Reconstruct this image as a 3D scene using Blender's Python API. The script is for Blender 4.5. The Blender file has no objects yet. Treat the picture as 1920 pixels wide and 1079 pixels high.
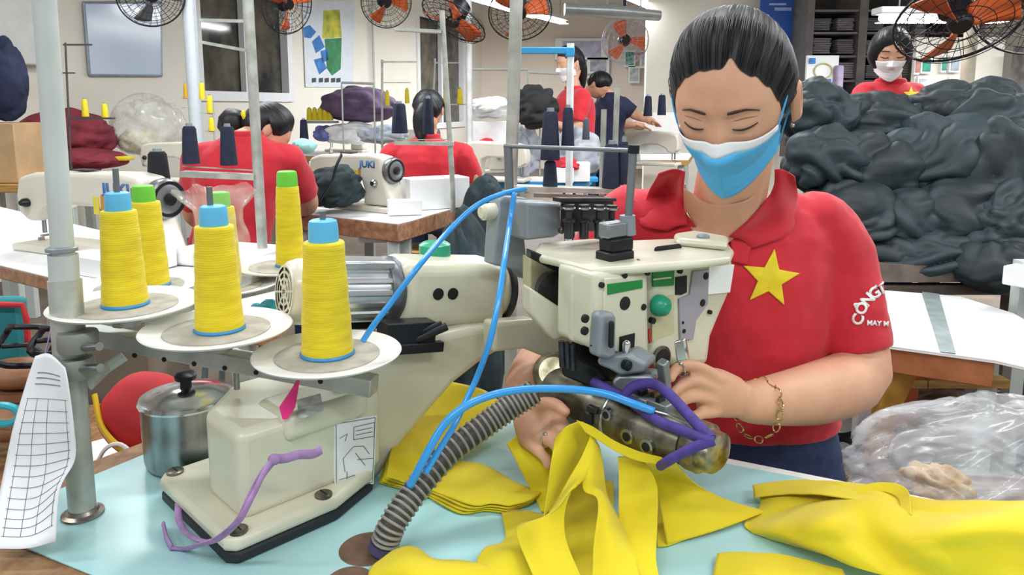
import bpy, bmesh, math, random
from math import radians, sin, cos, pi, sqrt, exp, atan2
from mathutils import Vector as V, Matrix, noise
from mathutils.bvhtree import BVHTree
random.seed(7)
C = bpy.context.scene.collection
# ---------------------------------------------------------------- camera model (1920 x 1079 frame)
FL, PX, PY, TH = 1387.0, 959.5, 395.0, radians(8)
EYE = V((0, 0, 1.28))
TZ = 0.78                                     # front table top
def ray(px, py):
    cx, cy = (px - PX) / FL, -(py - PY) / FL
    return V((cx, cos(TH) + cy * sin(TH), -sin(TH) + cy * cos(TH)))
def P(px, py, d):
    r = ray(px, py); return EYE + r * (d / r.y)
def T(px, py, z):
    r = ray(px, py); return EYE + r * ((z - EYE.z) / r.z)
def H(px, py, h=0.0): return T(px, py, TZ + h)
def W(px, py, p0, n):
    r = ray(px, py); return EYE + r * ((p0 - EYE).dot(n) / r.dot(n))
# ---------------------------------------------------------------- materials
def srgb(h):
    h = h.lstrip('#'); out = []
    for i in (0, 2, 4):
        c = int(h[i:i+2], 16) / 255
        out.append(c / 12.92 if c <= .04045 else ((c + .055) / 1.055) ** 2.4)
    return (*out, 1)
MATS = {}
def mat(name, hexc, rough=.5, metal=0., var=.08, vs=12., bump=0., bs=150., stretch=(1, 1, 1), hex2=None, coat=0, sheen=0,
        lo=.35, hi=.65, detail=3, wave=None, spec=None, trans=0, alpha=None, emit=None):
    if name in MATS: return MATS[name]
    m = bpy.data.materials.new(name); m.use_nodes = True
    nt = m.node_tree; b = nt.nodes['Principled BSDF']; L = nt.links.new
    c = srgb(hexc)
    c2 = srgb(hex2) if hex2 else tuple([max(0, x * (1 - 2.2 * var)) for x in c[:3]] + [1])
    tc = nt.nodes.new('ShaderNodeTexCoord'); mp = nt.nodes.new('ShaderNodeMapping')
    mp.inputs['Scale'].default_value = stretch
    L(tc.outputs['Object'], mp.inputs['Vector'])
    nz = nt.nodes.new('ShaderNodeTexNoise'); nz.inputs['Scale'].default_value = vs; nz.inputs['Detail'].default_value = detail
    L(mp.outputs['Vector'], nz.inputs['Vector'])
    rp = nt.nodes.new('ShaderNodeValToRGB')
    rp.color_ramp.elements[0].position = lo; rp.color_ramp.elements[1].position = hi
    rp.color_ramp.elements[0].color = c2; rp.color_ramp.elements[1].color = c
    L(nz.outputs['Fac'], rp.inputs['Fac']); L(rp.outputs['Color'], b.inputs['Base Color'])
    b.inputs['Roughness'].default_value = rough; b.inputs['Metallic'].default_value = metal
    if spec is not None: b.inputs['Specular IOR Level'].default_value = spec
    if coat: b.inputs['Coat Weight'].default_value = coat; b.inputs['Coat Roughness'].default_value = .15
    if sheen: b.inputs['Sheen Weight'].default_value = sheen
    if trans: b.inputs['Transmission Weight'].default_value = trans
    if alpha is not None: b.inputs['Alpha'].default_value = alpha
    if emit: b.inputs['Emission Color'].default_value = c; b.inputs['Emission Strength'].default_value = emit
    if bump or wave:
        bp = nt.nodes.new('ShaderNodeBump'); bp.inputs['Strength'].default_value = bump or wave[2]; bp.inputs['Distance'].default_value = .002
        if wave:
            t = nt.nodes.new('ShaderNodeTexWave'); t.bands_direction = wave[0]; t.inputs['Scale'].default_value = wave[1]
            t.inputs['Distortion'].default_value = wave[3] if len(wave) > 3 else .5; t.inputs['Detail'].default_value = 1
            L(tc.outputs['Object'], t.inputs['Vector']); L(t.outputs['Fac'], bp.inputs['Height'])
        else:
            t = nt.nodes.new('ShaderNodeTexNoise'); t.inputs['Scale'].default_value = bs; t.inputs['Detail'].default_value = 4
            L(mp.outputs['Vector'], t.inputs['Vector']); L(t.outputs['Fac'], bp.inputs['Height'])
        L(bp.outputs['Normal'], b.inputs['Normal'])
    MATS[name] = m; return m
# ---------------------------------------------------------------- mesh builder
class MB:
    def __init__(s): s.v, s.f, s.m = [], [], []
    def add(s, vs, fs, mi=0):
        b = len(s.v); s.v += [V(x) for x in vs]; s.f += [tuple(b + i for i in f) for f in fs]; s.m += [mi] * len(fs); return s
    def box(s, c, size, rot=None, mi=0):
        c = V(c); x, y, z = [a / 2 for a in size]; R = rot or Matrix.Identity(3)
        vs = [c + R @ V(p) for p in ((-x,-y,-z),(x,-y,-z),(x,y,-z),(-x,y,-z),(-x,-y,z),(x,-y,z),(x,y,z),(-x,y,z))]
        return s.add(vs, [(3,2,1,0),(4,5,6,7),(0,1,5,4),(1,2,6,5),(2,3,7,6),(3,0,4,7)], mi)
    def prism(s, poly, ext, mi=0):
        poly = [V(p) for p in poly]; ext = V(ext); n = len(poly)
        nrm = V((0, 0, 0))
        for i in range(n): nrm += poly[i].cross(poly[(i+1) % n])
        nrm = V((0,0,0))
        for i in range(1, n-1): nrm += (poly[i]-poly[0]).cross(poly[i+1]-poly[0])
        if nrm.dot(ext) > 0: poly = poly[::-1]
        vs = poly + [p + ext for p in poly]
        fs = [tuple(range(n)), tuple(range(2*n-1, n-1, -1))] + [(i, n+i, n+(i+1) % n, (i+1) % n) for i in range(n)]
        fs = [fs[0], fs[1]] + [tuple(reversed(f)) for f in fs[2:]]
        return s.add(vs, [tuple(f) for f in fs[:2]] + [tuple(reversed(f)) for f in fs[2:]], mi)
    def tube(s, pts, r, n=10, caps=True, mi=0, up=None, flat=1.0, closed=False):
        pts = [V(p) for p in pts]; k = len(pts)
        rs = r if isinstance(r, (list, tuple)) else [r] * k
        tang = []
        for i in range(k):
            if closed: t = pts[(i+1) % k] - pts[i-1]
            else: t = pts[min(i+1, k-1)] - pts[max(i-1, 0)]
            tang.append(t.normalized() if t.length > 1e-9 else V((0, 0, 1)))
        a = up and V(up) or (V((0, 0, 1)) if abs(tang[0].z) < .9 else V((1, 0, 0)))
        vs, fs = [], []
        x = (a - tang[0] * a.dot(tang[0])).normalized()
        for i in range(k):
            t = tang[i]; x = (x - t * x.dot(t)).normalized(); y = t.cross(x)
            ri = rs[i]; rx, ry = (ri if isinstance(ri, tuple) else (ri, ri * flat))
            for j in range(n):
                an = 2*pi*j/n; vs.append(pts[i] + x * (rx*cos(an)) + y * (ry*sin(an)))
        for i in range(k if closed else k-1):
            i2 = (i+1) % k
            for j in range(n): fs.append((i*n+j, i*n+(j+1) % n, i2*n+(j+1) % n, i2*n+j))
        if caps and not closed:
            fs.append(tuple(range(n-1, -1, -1))); fs.append(tuple((k-1)*n+j for j in range(n)))
        return s.add(vs, fs, mi)
    def cyl(s, p0, p1, r0, r1=None, n=20, mi=0): return s.tube([p0, p1], [r0, r1 if r1 is not None else r0], n, mi=mi)
    def capsule(s, pts, rs, n=14, mi=0, up=None, flat=1.0):
        pts = [V(p) for p in pts]; rs = list(rs)
        def rr(r, f): return tuple(x*f for x in r) if isinstance(r, tuple) else r*f
        def big(r): return max(r)*.5+min(r)*.5 if isinstance(r, tuple) else r
        t0 = (pts[0]-pts[1]).normalized(); t1 = (pts[-1]-pts[-2]).normalized()
        P0 = [pts[0] + t0*big(rs[0])*f for f in (.98, .8, .5)]; R0 = [rr(rs[0], f) for f in (.15, .6, .87)]
        P1 = [pts[-1] + t1*big(rs[-1])*f for f in (.5, .8, .98)]; R1 = [rr(rs[-1], f) for f in (.87, .6, .15)]
        return s.tube(P0+pts+P1, R0+rs+R1, n, mi=mi, up=up, flat=flat)
    def lathe(s, prof, o=(0,0,0), axis=(0,0,1), n=32, mi=0, caps=True):
        o = V(o); z = V(axis).normalized(); a = V((1,0,0)) if abs(z.x) < .9 else V((0,1,0))
        x = (a - z*a.dot(z)).normalized(); y = z.cross(x); vs, fs = [], []
        for (r, h) in prof:
            for j in range(n): an = 2*pi*j/n; vs.append(o + x*(r*cos(an)) + y*(r*sin(an)) + z*h)
        k = len(prof)
        for i in range(k-1):
            for j in range(n): fs.append((i*n+j, i*n+(j+1) % n, (i+1)*n+(j+1) % n, (i+1)*n+j))
        if caps: fs.append(tuple(range(n-1,-1,-1))); fs.append(tuple((k-1)*n+j for j in range(n)))
        return s.add(vs, fs, mi)
    def ell(s, c, r, R=None, nu=24, nv=14, mi=0, fn=None):
        c = V(c); R = R or Matrix.Identity(3); r = r if isinstance(r, (tuple, list)) else (r, r, r)
        vs, fs = [], []
        for i in range(1, nv):
            th = -pi/2 + pi*i/nv
            for j in range(nu):
                ph = 2*pi*j/nu; p = V((r[0]*cos(th)*cos(ph), r[1]*cos(th)*sin(ph), r[2]*sin(th)))
                if fn: p = fn(p)
                vs.append(c + R @ p)
        b = V((0,0,-r[2])); t = V((0,0,r[2]))
        if fn: b, t = fn(b), fn(t)
        vs += [c + R @ b, c + R @ t]; nb = (nv-1)*nu
        for i in range(nv-2):
            for j in range(nu): fs.append((i*nu+j, i*nu+(j+1) % nu, (i+1)*nu+(j+1) % nu, (i+1)*nu+j))
        for j in range(nu):
            fs.append((nb, (j+1) % nu, j)); fs.append((nb+1, (nv-2)*nu+j, (nv-2)*nu+(j+1) % nu))
        return s.add(vs, fs, mi)
    def grid(s, rows, mi=0, wrap=False):
        nr, nc = len(rows), len(rows[0]); vs = [p for r in rows for p in r]; fs = []
        for i in range(nr-1):
            for j in range(nc if wrap else nc-1):
                j2 = (j+1) % nc; fs.append((i*nc+j, i*nc+j2, (i+1)*nc+j2, (i+1)*nc+j))
        return s.add(vs, fs, mi)
    def loft(s, secs, n=24, mi=0, up=None):
        """secs: (centre, half-width, half-depth, side-vector, depth-vector) closed elliptic sections, superellipse"""
        vs, fs = [], []
        for (c, a, b, x, y) in secs:
            for j in range(n):
                an = 2*pi*j/n; ca, sa = cos(an), sin(an); e = .85
                vs.append(V(c) + V(x)*(a*math.copysign(abs(ca)**e, ca)) + V(y)*(b*math.copysign(abs(sa)**e, sa)))
        k = len(secs)
        for i in range(k-1):
            for j in range(n): fs.append((i*n+j, i*n+(j+1) % n, (i+1)*n+(j+1) % n, (i+1)*n+j))
        fs.append(tuple(range(n-1,-1,-1))); fs.append(tuple((k-1)*n+j for j in range(n)))
        return s.add(vs, fs, mi)
    def build(s, name, mats, parent=None, smooth=True, bevel=0, bseg=2, sharp=38, solid=0, remesh=0, smiter=0, sub=0, disp=None, fixn=True):
        me = bpy.data.meshes.new(name)
        base = V((0,0,0))
        if parent is not None: base = wloc(parent)
        elif s.v:
            lo = [min(v[i] for v in s.v) for i in range(3)]; hi = [max(v[i] for v in s.v) for i in range(3)]
            base = V(((lo[0]+hi[0])/2, (lo[1]+hi[1])/2, lo[2]))
        me.from_pydata([v - base for v in s.v], [], s.f)
        mats = mats if isinstance(mats, (list, tuple)) else [mats]
        for m in mats: me.materials.append(m)
        if len(mats) > 1: me.polygons.foreach_set('material_index', s.m)
        if fixn:
            bm = bmesh.new(); bm.from_mesh(me); bmesh.ops.recalc_face_normals(bm, faces=bm.faces[:]); bm.to_mesh(me); bm.free()
        if smooth:
            me.shade_smooth()
            if sharp: me.set_sharp_from_angle(angle=radians(sharp))
        o = bpy.data.objects.new(name, me); C.objects.link(o)
        if parent is not None: o.parent = parent
        else: o.location = base
        if remesh:
            md = o.modifiers.new('r', 'REMESH'); md.mode = 'VOXEL'; md.voxel_size = remesh; md.use_smooth_shade = True
            if smiter:
                sm = o.modifiers.new('s', 'SMOOTH'); sm.factor = .5; sm.iterations = smiter
        if solid:
            md = o.modifiers.new('so', 'SOLIDIFY'); md.thickness = solid; md.offset = 0
        if bevel:
            md = o.modifiers.new('b', 'BEVEL'); md.width = bevel; md.segments = bseg; md.limit_method = 'ANGLE'; md.angle_limit = radians(40)
        if sub:
            md = o.modifiers.new('su', 'SUBSURF'); md.levels = sub; md.render_levels = sub
        if disp:
            tx = bpy.data.textures.new(name, 'CLOUDS'); tx.noise_scale = disp[1]; tx.noise_depth = 2
            md = o.modifiers.new('d', 'DISPLACE'); md.texture = tx; md.strength = disp[0]; md.mid_level = .5; md.texture_coords = 'LOCAL'
        return o
def wloc(o):
    p = V((0,0,0))
    while o is not None: p += o.location; o = o.parent
    return p
def tag(o, label=None, cat=None, group=None, kind=None):
    for k, v in (('label', label), ('category', cat), ('group', group), ('kind', kind)):
        if v: o[k] = v
    return o
def thing(name, label, cat, loc, group=None):
    o = bpy.data.objects.new(name, None); C.objects.link(o); o.location = loc; o.empty_display_size = .05
    return tag(o, label, cat, group)
def dup(root, loc, rotz=0, label=None, group=None, scale=1):
    r = root.copy(); C.objects.link(r); r.location = loc; r.rotation_euler = (0,0,rotz); r.scale = (scale,)*3
    if label: r['label'] = label
    if group: r['group'] = group
    for ch in list(root.children):
        c = ch.copy(); C.objects.link(c); c.parent = r
        for g in list(ch.children):
            d = g.copy(); C.objects.link(d); d.parent = c
    return r
def struct(o): o['kind'] = 'structure'; return o
def lerp(a, b, t): return a + (b - a) * t
def cr(p0, p1, p2, p3, t):
    return .5 * ((2*p1) + (p2-p0)*t + (2*p0-5*p1+4*p2-p3)*t*t + (3*p1-p0-3*p2+p3)*t**3)
def spline(pts, n, closed=False):
    pts = [V(p) if not isinstance(p, (int, float)) else p for p in pts]; k = len(pts); out = []
    if closed:
        for i in range(n):
            u = i/n*k; a = int(u) % k; out.append(cr(pts[a-1], pts[a], pts[(a+1) % k], pts[(a+2) % k], u-int(u)))
        return out
    for i in range(n):
        u = i/(n-1)*(k-1); a = min(int(u), k-2); t = u - a
        p0 = pts[a-1] if a > 0 else pts[0]*2-pts[1]; p3 = pts[a+2] if a+2 < k else pts[-1]*2-pts[-2]
        out.append(cr(p0, pts[a], pts[a+1], p3, t))
    return out
def cloth(name, rows, m, nu=40, nv=40, thick=.0014, wr=.0, ws=14., parent=None, seed=0, floor=None, aniso=(1,1,1), edge=0.0, soft=False, fixdir=None, folds=None):
    rows = [spline(r, nv) for r in rows]
    cols = [spline([r[j] for r in rows], nu) for j in range(nv)]
    g = [[cols[j][i] for j in range(nv)] for i in range(nu)]
    out = []
    for i in range(nu):
        rr = []
        for j in range(nv):
            p = g[i][j]
            a = g[min(i+1,nu-1)][j]-g[max(i-1,0)][j]; b = g[i][min(j+1,nv-1)]-g[i][max(j-1,0)]
            n = a.cross(b); n = n.normalized() if n.length > 1e-12 else V((0,0,1))
            if n.z < 0: n = -n
            q = V((p.x*aniso[0], p.y*aniso[1], p.z*aniso[2]))*ws + V((seed*7.3, seed*3.1, seed))
            d = noise.noise(q)*.7 + .3*noise.noise(q*2.3)
            d = d*1.3 if soft else (abs(d)*2-.5)
            if folds:
                fx, fy, ff, fa = folds; ph = (p.x*fx+p.y*fy)*ff + 1.6*noise.noise(p*6+V((seed,0,0)))
                d += fa*(abs(sin(ph))**.7-.6)*(.35+.65*abs(noise.noise(p*4+V((3,seed,1))))*2)
            if fixdir: n = V(fixdir)
            p = p + n*(wr*d)
            if edge and (i in (0,nu-1) or j in (0,nv-1)): p = p + V((noise.noise(q*3), noise.noise(q*3+V((9,9,9))), 0))*edge
            if floor is not None and p.z < floor: p.z = floor + .0012*(1+noise.noise(q*2))
            rr.append(p)
        out.append(rr)
    return MB().grid(out).build(name, m, parent, solid=thick, sharp=0, fixn=False)
def textmesh(s, size, bold=False):
    cu = bpy.data.curves.new('t', 'FONT'); cu.body = s; cu.size = size; cu.align_x = 'CENTER'; cu.align_y = 'CENTER'
    cu.resolution_u = 3
    if bold: cu.offset = size*.035
    o = bpy.data.objects.new('t', cu); C.objects.link(o)
    me = bpy.data.meshes.new_from_object(o); vs = [v.co.copy() for v in me.vertices]; fs = [tuple(p.vertices) for p in me.polygons]
    bpy.data.objects.remove(o); bpy.data.curves.remove(cu); bpy.data.meshes.remove(me)
    return vs, fs
def bvh(*objs):
    dg = bpy.context.evaluated_depsgraph_get(); dg.update(); out = []
    vs, fs = [], []
    for o in objs:
        ev = o.evaluated_get(dg); me = ev.to_mesh(); b = len(vs); mw = ev.matrix_world
        vs += [mw @ v.co for v in me.vertices]; fs += [tuple(b+i for i in p.vertices) for p in me.polygons]; ev.to_mesh_clear()
    return BVHTree.FromPolygons(vs, fs)
def onto(tree, px, py, off=.0015, fallback=None):
    r = ray(px, py).normalized(); h = tree.ray_cast(EYE, r)
    if h[0] is None: return P(px, py, fallback or 1.1)
    n = h[1] if h[1].dot(r) < 0 else -h[1]
    return h[0] + n*off
def frame(x, y=None, z=None):
    return Matrix((x, y, z)).transposed()
# ================================================================ FRONT TABLE, MACHINE, THREAD STAND
CREAM = mat('cream_enamel', '#d9d7bf', .34, var=.05, vs=9, coat=.25)
CREAM2 = mat('ivory_enamel', '#dedacb', .34, var=.04, vs=9, coat=.2)
DARK = mat('dark_rubber', '#23262c', .6)
BLACKM = mat('black_metal', '#1b1d22', .38, .3)
STEEL = mat('brushed_steel', '#b9bcbe', .28, 1, var=.1, vs=30)
WORN = mat('worn_steel', '#8b867a', .36, .85, var=.22, vs=40, hex2='#55503f')
GREYP = mat('grey_paint', '#8e979e', .42, .2, var=.05)
GREYL = mat('light_grey_paint', '#c6cdc9', .4, var=.06, vs=8)
WHITEP = mat('white_plastic', '#efefea', .35, var=.02)
WHITE = mat('white_card', '#f2f3f3', .6, var=.03)
FELT = mat('grey_felt', '#b9b4a8', .9, var=.08, vs=40, hex2='#a29d92')
YARN = mat('yellow_yarn', '#e9d412', .6, var=.06, vs=30, wave=('Z', 110, .12, 1.5), hex2='#d9c00a', stretch=(1,1,6), sheen=.15)
SKYP = mat('light_blue_plastic', '#63c1ee', .35)
BLUEP = mat('blue_plastic', '#3d8fc4', .4)
LIMEP = mat('lime_plastic', '#6fd23c', .35)
NAVYY = mat('navy_yarn', '#1a2340', .75, var=.15, vs=40, wave=('Z', 130, .5, .6))
BLACKY = mat('black_yarn', '#16181f', .8, var=.15, vs=40, wave=('Z', 130, .5, .6))
AQUA = mat('aqua_laminate', '#b4e0e1', .32, var=.035, vs=5, hex2='#a6d6d8', coat=.15)
WOODB = mat('particle_board', '#a27a52', .6, var=.18, vs=60, hex2='#7c5836')
WOODE = mat('board_edge', '#b98a68', .55, var=.14, vs=40, hex2='#94674a')
WOODL = mat('pine_wood', '#c79a58', .5, var=.12, vs=14, stretch=(1, 8, 8), hex2='#a97c40')
WOODD = mat('worn_planks', '#7c5a3e', .6, var=.2, vs=10, stretch=(1.2, 9, 9), hex2='#553a26')
YCLOTH = mat('yellow_cotton', '#dfcb15', .85, var=.04, vs=8, bump=.15, bs=900, hex2='#d6bf0e', sheen=.15)
GREEN = mat('green_label', '#158a3c', .4)
TEAL = mat('teal_plastic', '#25a07c', .3)
HOLE = mat('black_hole', '#0d0d0f', .7)
BLUET = mat('blue_tube', '#2f9be6', .28, var=.04, coat=.3)
PURP = mat('purple_cord', '#4b3a8c', .75, var=.15, vs=60, bump=.4, bs=400)
LILAC = mat('lilac_ribbon', '#b18cc0', .75, var=.12, vs=60, bump=.3, bs=400)
PINK = mat('hot_pink_plastic', '#e8247e', .4)
HOSE = mat('hose_rubber', '#3b3733', .5, var=.1, vs=20)
HOSER = mat('hose_rib', '#9a958c', .42, var=.1)
PAPER = mat('paper', '#eef1f4', .75, var=.02)
INK = mat('printed_ink', '#6a737c', .8)
CHROME = mat('polished_aluminium', '#d7d9db', .16, 1, var=.03)
POTM = mat('brushed_pot', '#a9acad', .3, 1, var=.12, vs=7, stretch=(9, 9, .6), hex2='#8b8f92')

# ---------------------------------------------------------------- table
Lc, Kc, Rc, Nc = T(-54,985,TZ), T(601,716,TZ), T(1590,915,TZ), T(150,1079,TZ)
ex = (Rc-Kc).normalized(); ey = (Kc-Lc).normalized()
R2 = Kc + ex*1.35; N2 = Lc + ex*1.38
tb = thing('work_table', 'wooden sewing table topped with a pale aqua sheet, under the cream machine and yellow cloth', 'table', ((Lc+R2)/2)*1.0)
tb.location.z = 0
def out(p, c, k=.02): d = (p-c); d.z = 0; return p + d.normalized()*k
ctr = (Lc+R2)/2
dn = V((0,0,1))
slab = MB().prism([p + V((0,0,-.0025)) for p in (Lc-ex*.06-ey*.06, Kc-ex*.03+ey*.012, R2+ey*.012, N2-ey*.06)], V((0,0,-.032)))
slab.build('tabletop', WOODB, tb, bevel=.003)
hx, hy = T(690,1028,TZ), None
sheet = MB().prism([Lc, Kc, R2, N2], V((0,0,-.0022)))
sheet.build('laminate_sheet', AQUA, tb, bevel=.0006)
e1 = Kc + ex*.32
MB().prism([e1+V((0,0,.0006)), R2+V((0,0,.0006)), R2+ey*.014+V((0,0,.0006)), e1+ey*.014+V((0,0,.0006))], V((0,0,-.003))).build('edge_strip', WHITEP, tb)
for p in (Lc+ex*.1+ey*.06, Kc+ex*.1-ey*.06, R2-ex*.1-ey*.06, N2-ex*.1+ey*.06):
    q = p.copy(); q.z = .375
    MB().box(q, (.05,.05,.745), frame(ex, ey, V((0,0,1)))).build('leg', GREYP, tb, bevel=.004)
for pxy in ((690,1030),(655,1092)):
    c = T(*pxy, TZ); r_ = .033 if pxy[0] == 690 else .026
    MB().lathe([(r_,.0004),(r_*.97,.0012),(r_*.9,.0012)], c, n=36).build('cable_hole', mat('hole_lining','#7b5f4c',.7,var=.15,vs=40), tb)
# ---------------------------------------------------------------- machine
U, Vv = V((.7071,-.7071,0)), V((.7071,.7071,0)); Zz = V((0,0,1))
B0 = T(430,1070,TZ)
def Mc(u, v, z): return B0 + U*u + Vv*v + Zz*z
hv = V((.82,.572,0)).normalized(); hn = V((hv.y,-hv.x,0))
mc = thing('feed_off_arm_sewing_machine', 'cream industrial sewing machine with narrow arm bed, on the aqua table', 'sewing machine', Mc(-.1,.1,0))
def foot(k, z0, z1, fp=((0,.01),(0,.135),(-.03,.21),(-.19,.215),(-.215,.19),(-.215,.01),(-.2,0),(-.012,0))):
    return MB().prism([Mc(u*k + -.1*(1-k), v*k+.1*(1-k), z0) for u, v in fp], Zz*(z1-z0))
foot(.985, .0005, .014).build('rubber_pad', DARK, mc, bevel=.003)
foot(1, .014, .032).build('base_plate', CREAM, mc, bevel=.007, bseg=4)
blk = MB().prism([Mc(u,v,.028) for u, v in ((-.03,.03),(-.03,.225),(-.19,.225),(-.19,.095),(-.122,.03))], Zz*.108)
bb = blk.build('base_housing', CREAM, mc, bevel=.012, bseg=4)
MB().prism([Mc(u,v,.108) for u, v in ((-.022,.085),(-.022,.2),(-.1,.2),(-.1,.085))], Zz*.034).build('housing_lid', CREAM, mc, bevel=.01, bseg=4)
for uv in ((-.014,.018),(-.014,.125),(-.2,.02)):
    b = MB().lathe([(.0105,0),(.0105,.0035),(.008,.005)], Mc(*uv,.0315), n=24)
    o = b.build('mounting_screw', WORN, mc)
    MB().box(Mc(*uv,.0365), (.014,.0018,.001), frame(U,Vv,Zz)).build('screw_slot', HOLE, o)
MB().box(Mc(-.107,.0435,.1), (.014,.003,.017), frame((U*.65-Vv*.6).normalized(), (Vv*.65+U*.6).normalized(), Zz)).build('rating_plate', BLACKM, mc)
# instruction sticker on the housing's camera-facing side
st = [(626,792),(706,779),(700,908),(627,921)]
pl0, pln = Mc(-.0292,0,0), U
q = [W(x,y,pl0,pln) for x,y in st]
so = MB().prism(q, -U*.0008).build('instruction_sticker', WHITE, mc)
lines = MB()
def stl(a, b, w=.0009):
    def pt(s,t): return q[0].lerp(q[1],s).lerp(q[3].lerp(q[2],s),t) + U*.0004
    A, B = pt(*a), pt(*b); lines.tube([A,B], w*.5, 4)
for a,b in (((.45,.12),(.95,.1)),((.45,.12),(.45,.3)),((.95,.1),(.95,.3)),((.45,.3),(.95,.3)),((.5,.18),(.9,.17)),((.5,.24),(.9,.23)),((.12,.25),(.3,.2)),((.3,.2),(.25,.3)),
            ((.2,.55),(.45,.4)),((.45,.4),(.7,.42)),((.7,.42),(.85,.55)),((.2,.55),(.25,.75)),((.55,.6),(.95,.62)),((.5,.5),(.75,.7)),((.1,.85),(.5,.82)),((.1,.92),(.6,.9)),((.3,.75),(.3,.95)),((.04,.03),(.96,.03)),((.04,.03),(.04,.97)),((.96,.03),(.96,.97)),((.04,.97),(.96,.97))): stl(a,b)
lines.build('diagram_lines', INK, so)
# neck
p0 = Mc(-.066,.15,0)
npx = [(640,900),(700,905),(716,893),(735,862),(765,822),(805,776),(852,722),(900,684),(945,655),(985,640),(985,606),(880,614),(770,640),(690,690),(640,730)]
MB().prism([W(x,y,p0,hn) for x,y in npx], -hn*.085).build('neck', CREAM, mc, bevel=.012, bseg=4)
# belt cover
fp = P(862,556,1.035)
hv0 = hv; hv = (hv0 - Zz*.13).normalized(); hu = hv.cross(-hn).normalized()
A3 = frame(hv, -hn, hu)
cv = MB().box(fp - hn*.048, (.178,.096,.097), A3).build('belt_cover', CREAM, mc, bevel=.02, bseg=5)
for dx in (-.036,-.012):
    MB().lathe([(.0085,-.002),(.0085,.001),(.0075,.0012)], fp + hv*dx + hn*.0002 + Zz*.004, hn, 20).build('vent_hole', HOLE, cv)
rc = fp - hn*.05 + hv*.086
MB().lathe([(.047,-.045),(.047,0),(.0445,.012),(.036,.02)], rc, hv, 40).build('pulley_housing', CREAM, mc)
MB().lathe([(.049,-.004),(.052,-.002),(.052,.004),(.049,.006)], rc+hv*.012, hv, 40).build('gasket_ring', DARK, mc)
# motor
m1 = fp - hn*.05 - hv*.086; mo = m1 - hv*.151
mtr = MB(); k = 64; prof = []
body = []
for (s_, f) in ((.045,1),(.151,1)):
    body.append((mo+hv*s_, f))
vs = []
for (c, f) in body:
    for j in range(k*2):
        an = 2*pi*j/(k*2); rr = .0425*f*(1 + (.03 if (j//4) % 2 else -.03)); vs.append(c + hu*rr*cos(an) + hn*rr*sin(an))
n_ = k*2
mtr.add(vs, [(j, (j+1) % n_, n_+(j+1) % n_, n_+j) for j in range(n_)] + [tuple(range(n_)), tuple(range(n_, 2*n_))])
mt = mtr.build('motor_body', mat('cast_aluminium','#c9ccce',.3,.85,var=.06,vs=20), mc, sharp=20)
MB().box(mo+hv*.098+Zz*.04+hn*.004, (.098,.05,.012), A3).build('terminal_box', mat('cast_aluminium','#c9ccce'), mc, bevel=.003)
MB().lathe([(.036,0),(.04,.004),(.0435,.014),(.046,.045),(.0455,.062)], mo, hv, 40).build('fan_cowl', CREAM2, mc)
gr = MB().lathe([(.034,-.0005),(.034,.001)], mo, hv, 36).build('fan_grille', HOLE, mc)
g2 = MB()
for rr in (.008,.017,.026,.034): g2.lathe([(rr-.0016,-.0022),(rr+.0016,-.0022),(rr+.0016,0),(rr-.0016,0)], mo, hv, 36, caps=False)
x_, y_ = hn, hu
for i in range(8):
    a = 2*pi*i/8+.2; d = x_*cos(a)+y_*sin(a); g2.tube([mo+d*.004-hv*.0012, mo+d*.034-hv*.0012], .0016, 6)
g2.build('grille_bars', CREAM2, gr)
MB().lathe([(.046,0),(.049,.005),(.049,.016),(.046,.02)], mo+hv*.134, hv, 36).build('motor_flange', mat('flange_grey','#6f7479',.4,.6), mc)
MB().box(mo+hv*.115-Zz*.054-hn*.036, (.10,.045,.012), A3).build('motor_bracket', BLACKM, mc, bevel=.003)
MB().box(P(762,622,.962), (.075,.03,.03), A3).tube([P(712,656,.955),P(775,640,.958),P(838,612,.966)], .006, 8).tube([P(716,648,.955),P(776,628,.96),P(828,606,.968)], .004, 8).box(P(786,652,.958), (.07,.012,.014), A3).build('belt_guard_rail', BLACKM, mc, bevel=.002)
MB().lathe([(.02,0),(.024,.004),(.024,.02),(.018,.024)], P(815,483,1.1), V((0,0,1)), 24).build('oil_cap', TEAL, mc)
hv = hv0; A3 = frame(hv, -hn, Zz)
# grey bracket and tension block
def pr(pxs, d, ref, th, name, m, n=hn, bev=.003, par=None, bs=3):
    p0 = P(ref[0], ref[1], d); return MB().prism([W(x,y,p0,n) for x,y in pxs], -n*th).build(name, m, par or mc, bevel=bev, bseg=bs)
pr([(937,378),(945,368),(990,372),(984,450),(992,528),(975,508),(927,498),(932,420)], 1.045, (960,450), .03, 'bracket_plate', GREYP)
pr([(985,379),(1052,382),(1054,438),(1040,446),(985,452)], 1.02, (1010,410), .05, 'tension_block', GREYP, bev=.005)
MB().lathe([(.012,0),(.012,.03),(.008,.034)], P(938,395,1.05), -hv, 20).build('knob', CREAM, mc)
for (x,y) in ((1051,388),(1051,432)):
    MB().lathe([(.005,0),(.005,.004),(.003,.006)], P(x,y,1.03), hn, 14).build('hex_screw', WORN, mc)
tp = MB(); 
for i, x in enumerate((1066,1094,1122,1146)):
    c = P(x, 442, 1.0-.004*i+.012*i); 
    t = MB().lathe([(.0065,-.004),(.0065,.018),(.009,.019),(.009,.022),(.0045,.024),(.0045,.034),(.0075,.036),(.0075,.043)], c, Zz, 16)
    o = t.build('tension_post', mat('gunmetal','#4a4d50',.35,.8,var=.15,vs=60), mc)
    MB().lathe([(.0085,.0365),(.0095,.038),(.0085,.0395)], c, Zz, 16).build('tension_disc', STEEL, o)
pr([(1052,372),(1156,372),(1156,378),(1052,380)], 1.03, (1100,375), .02, 'tension_cover_plate', mat('gunmetal','#4a4d50'), bev=.001)
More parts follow.
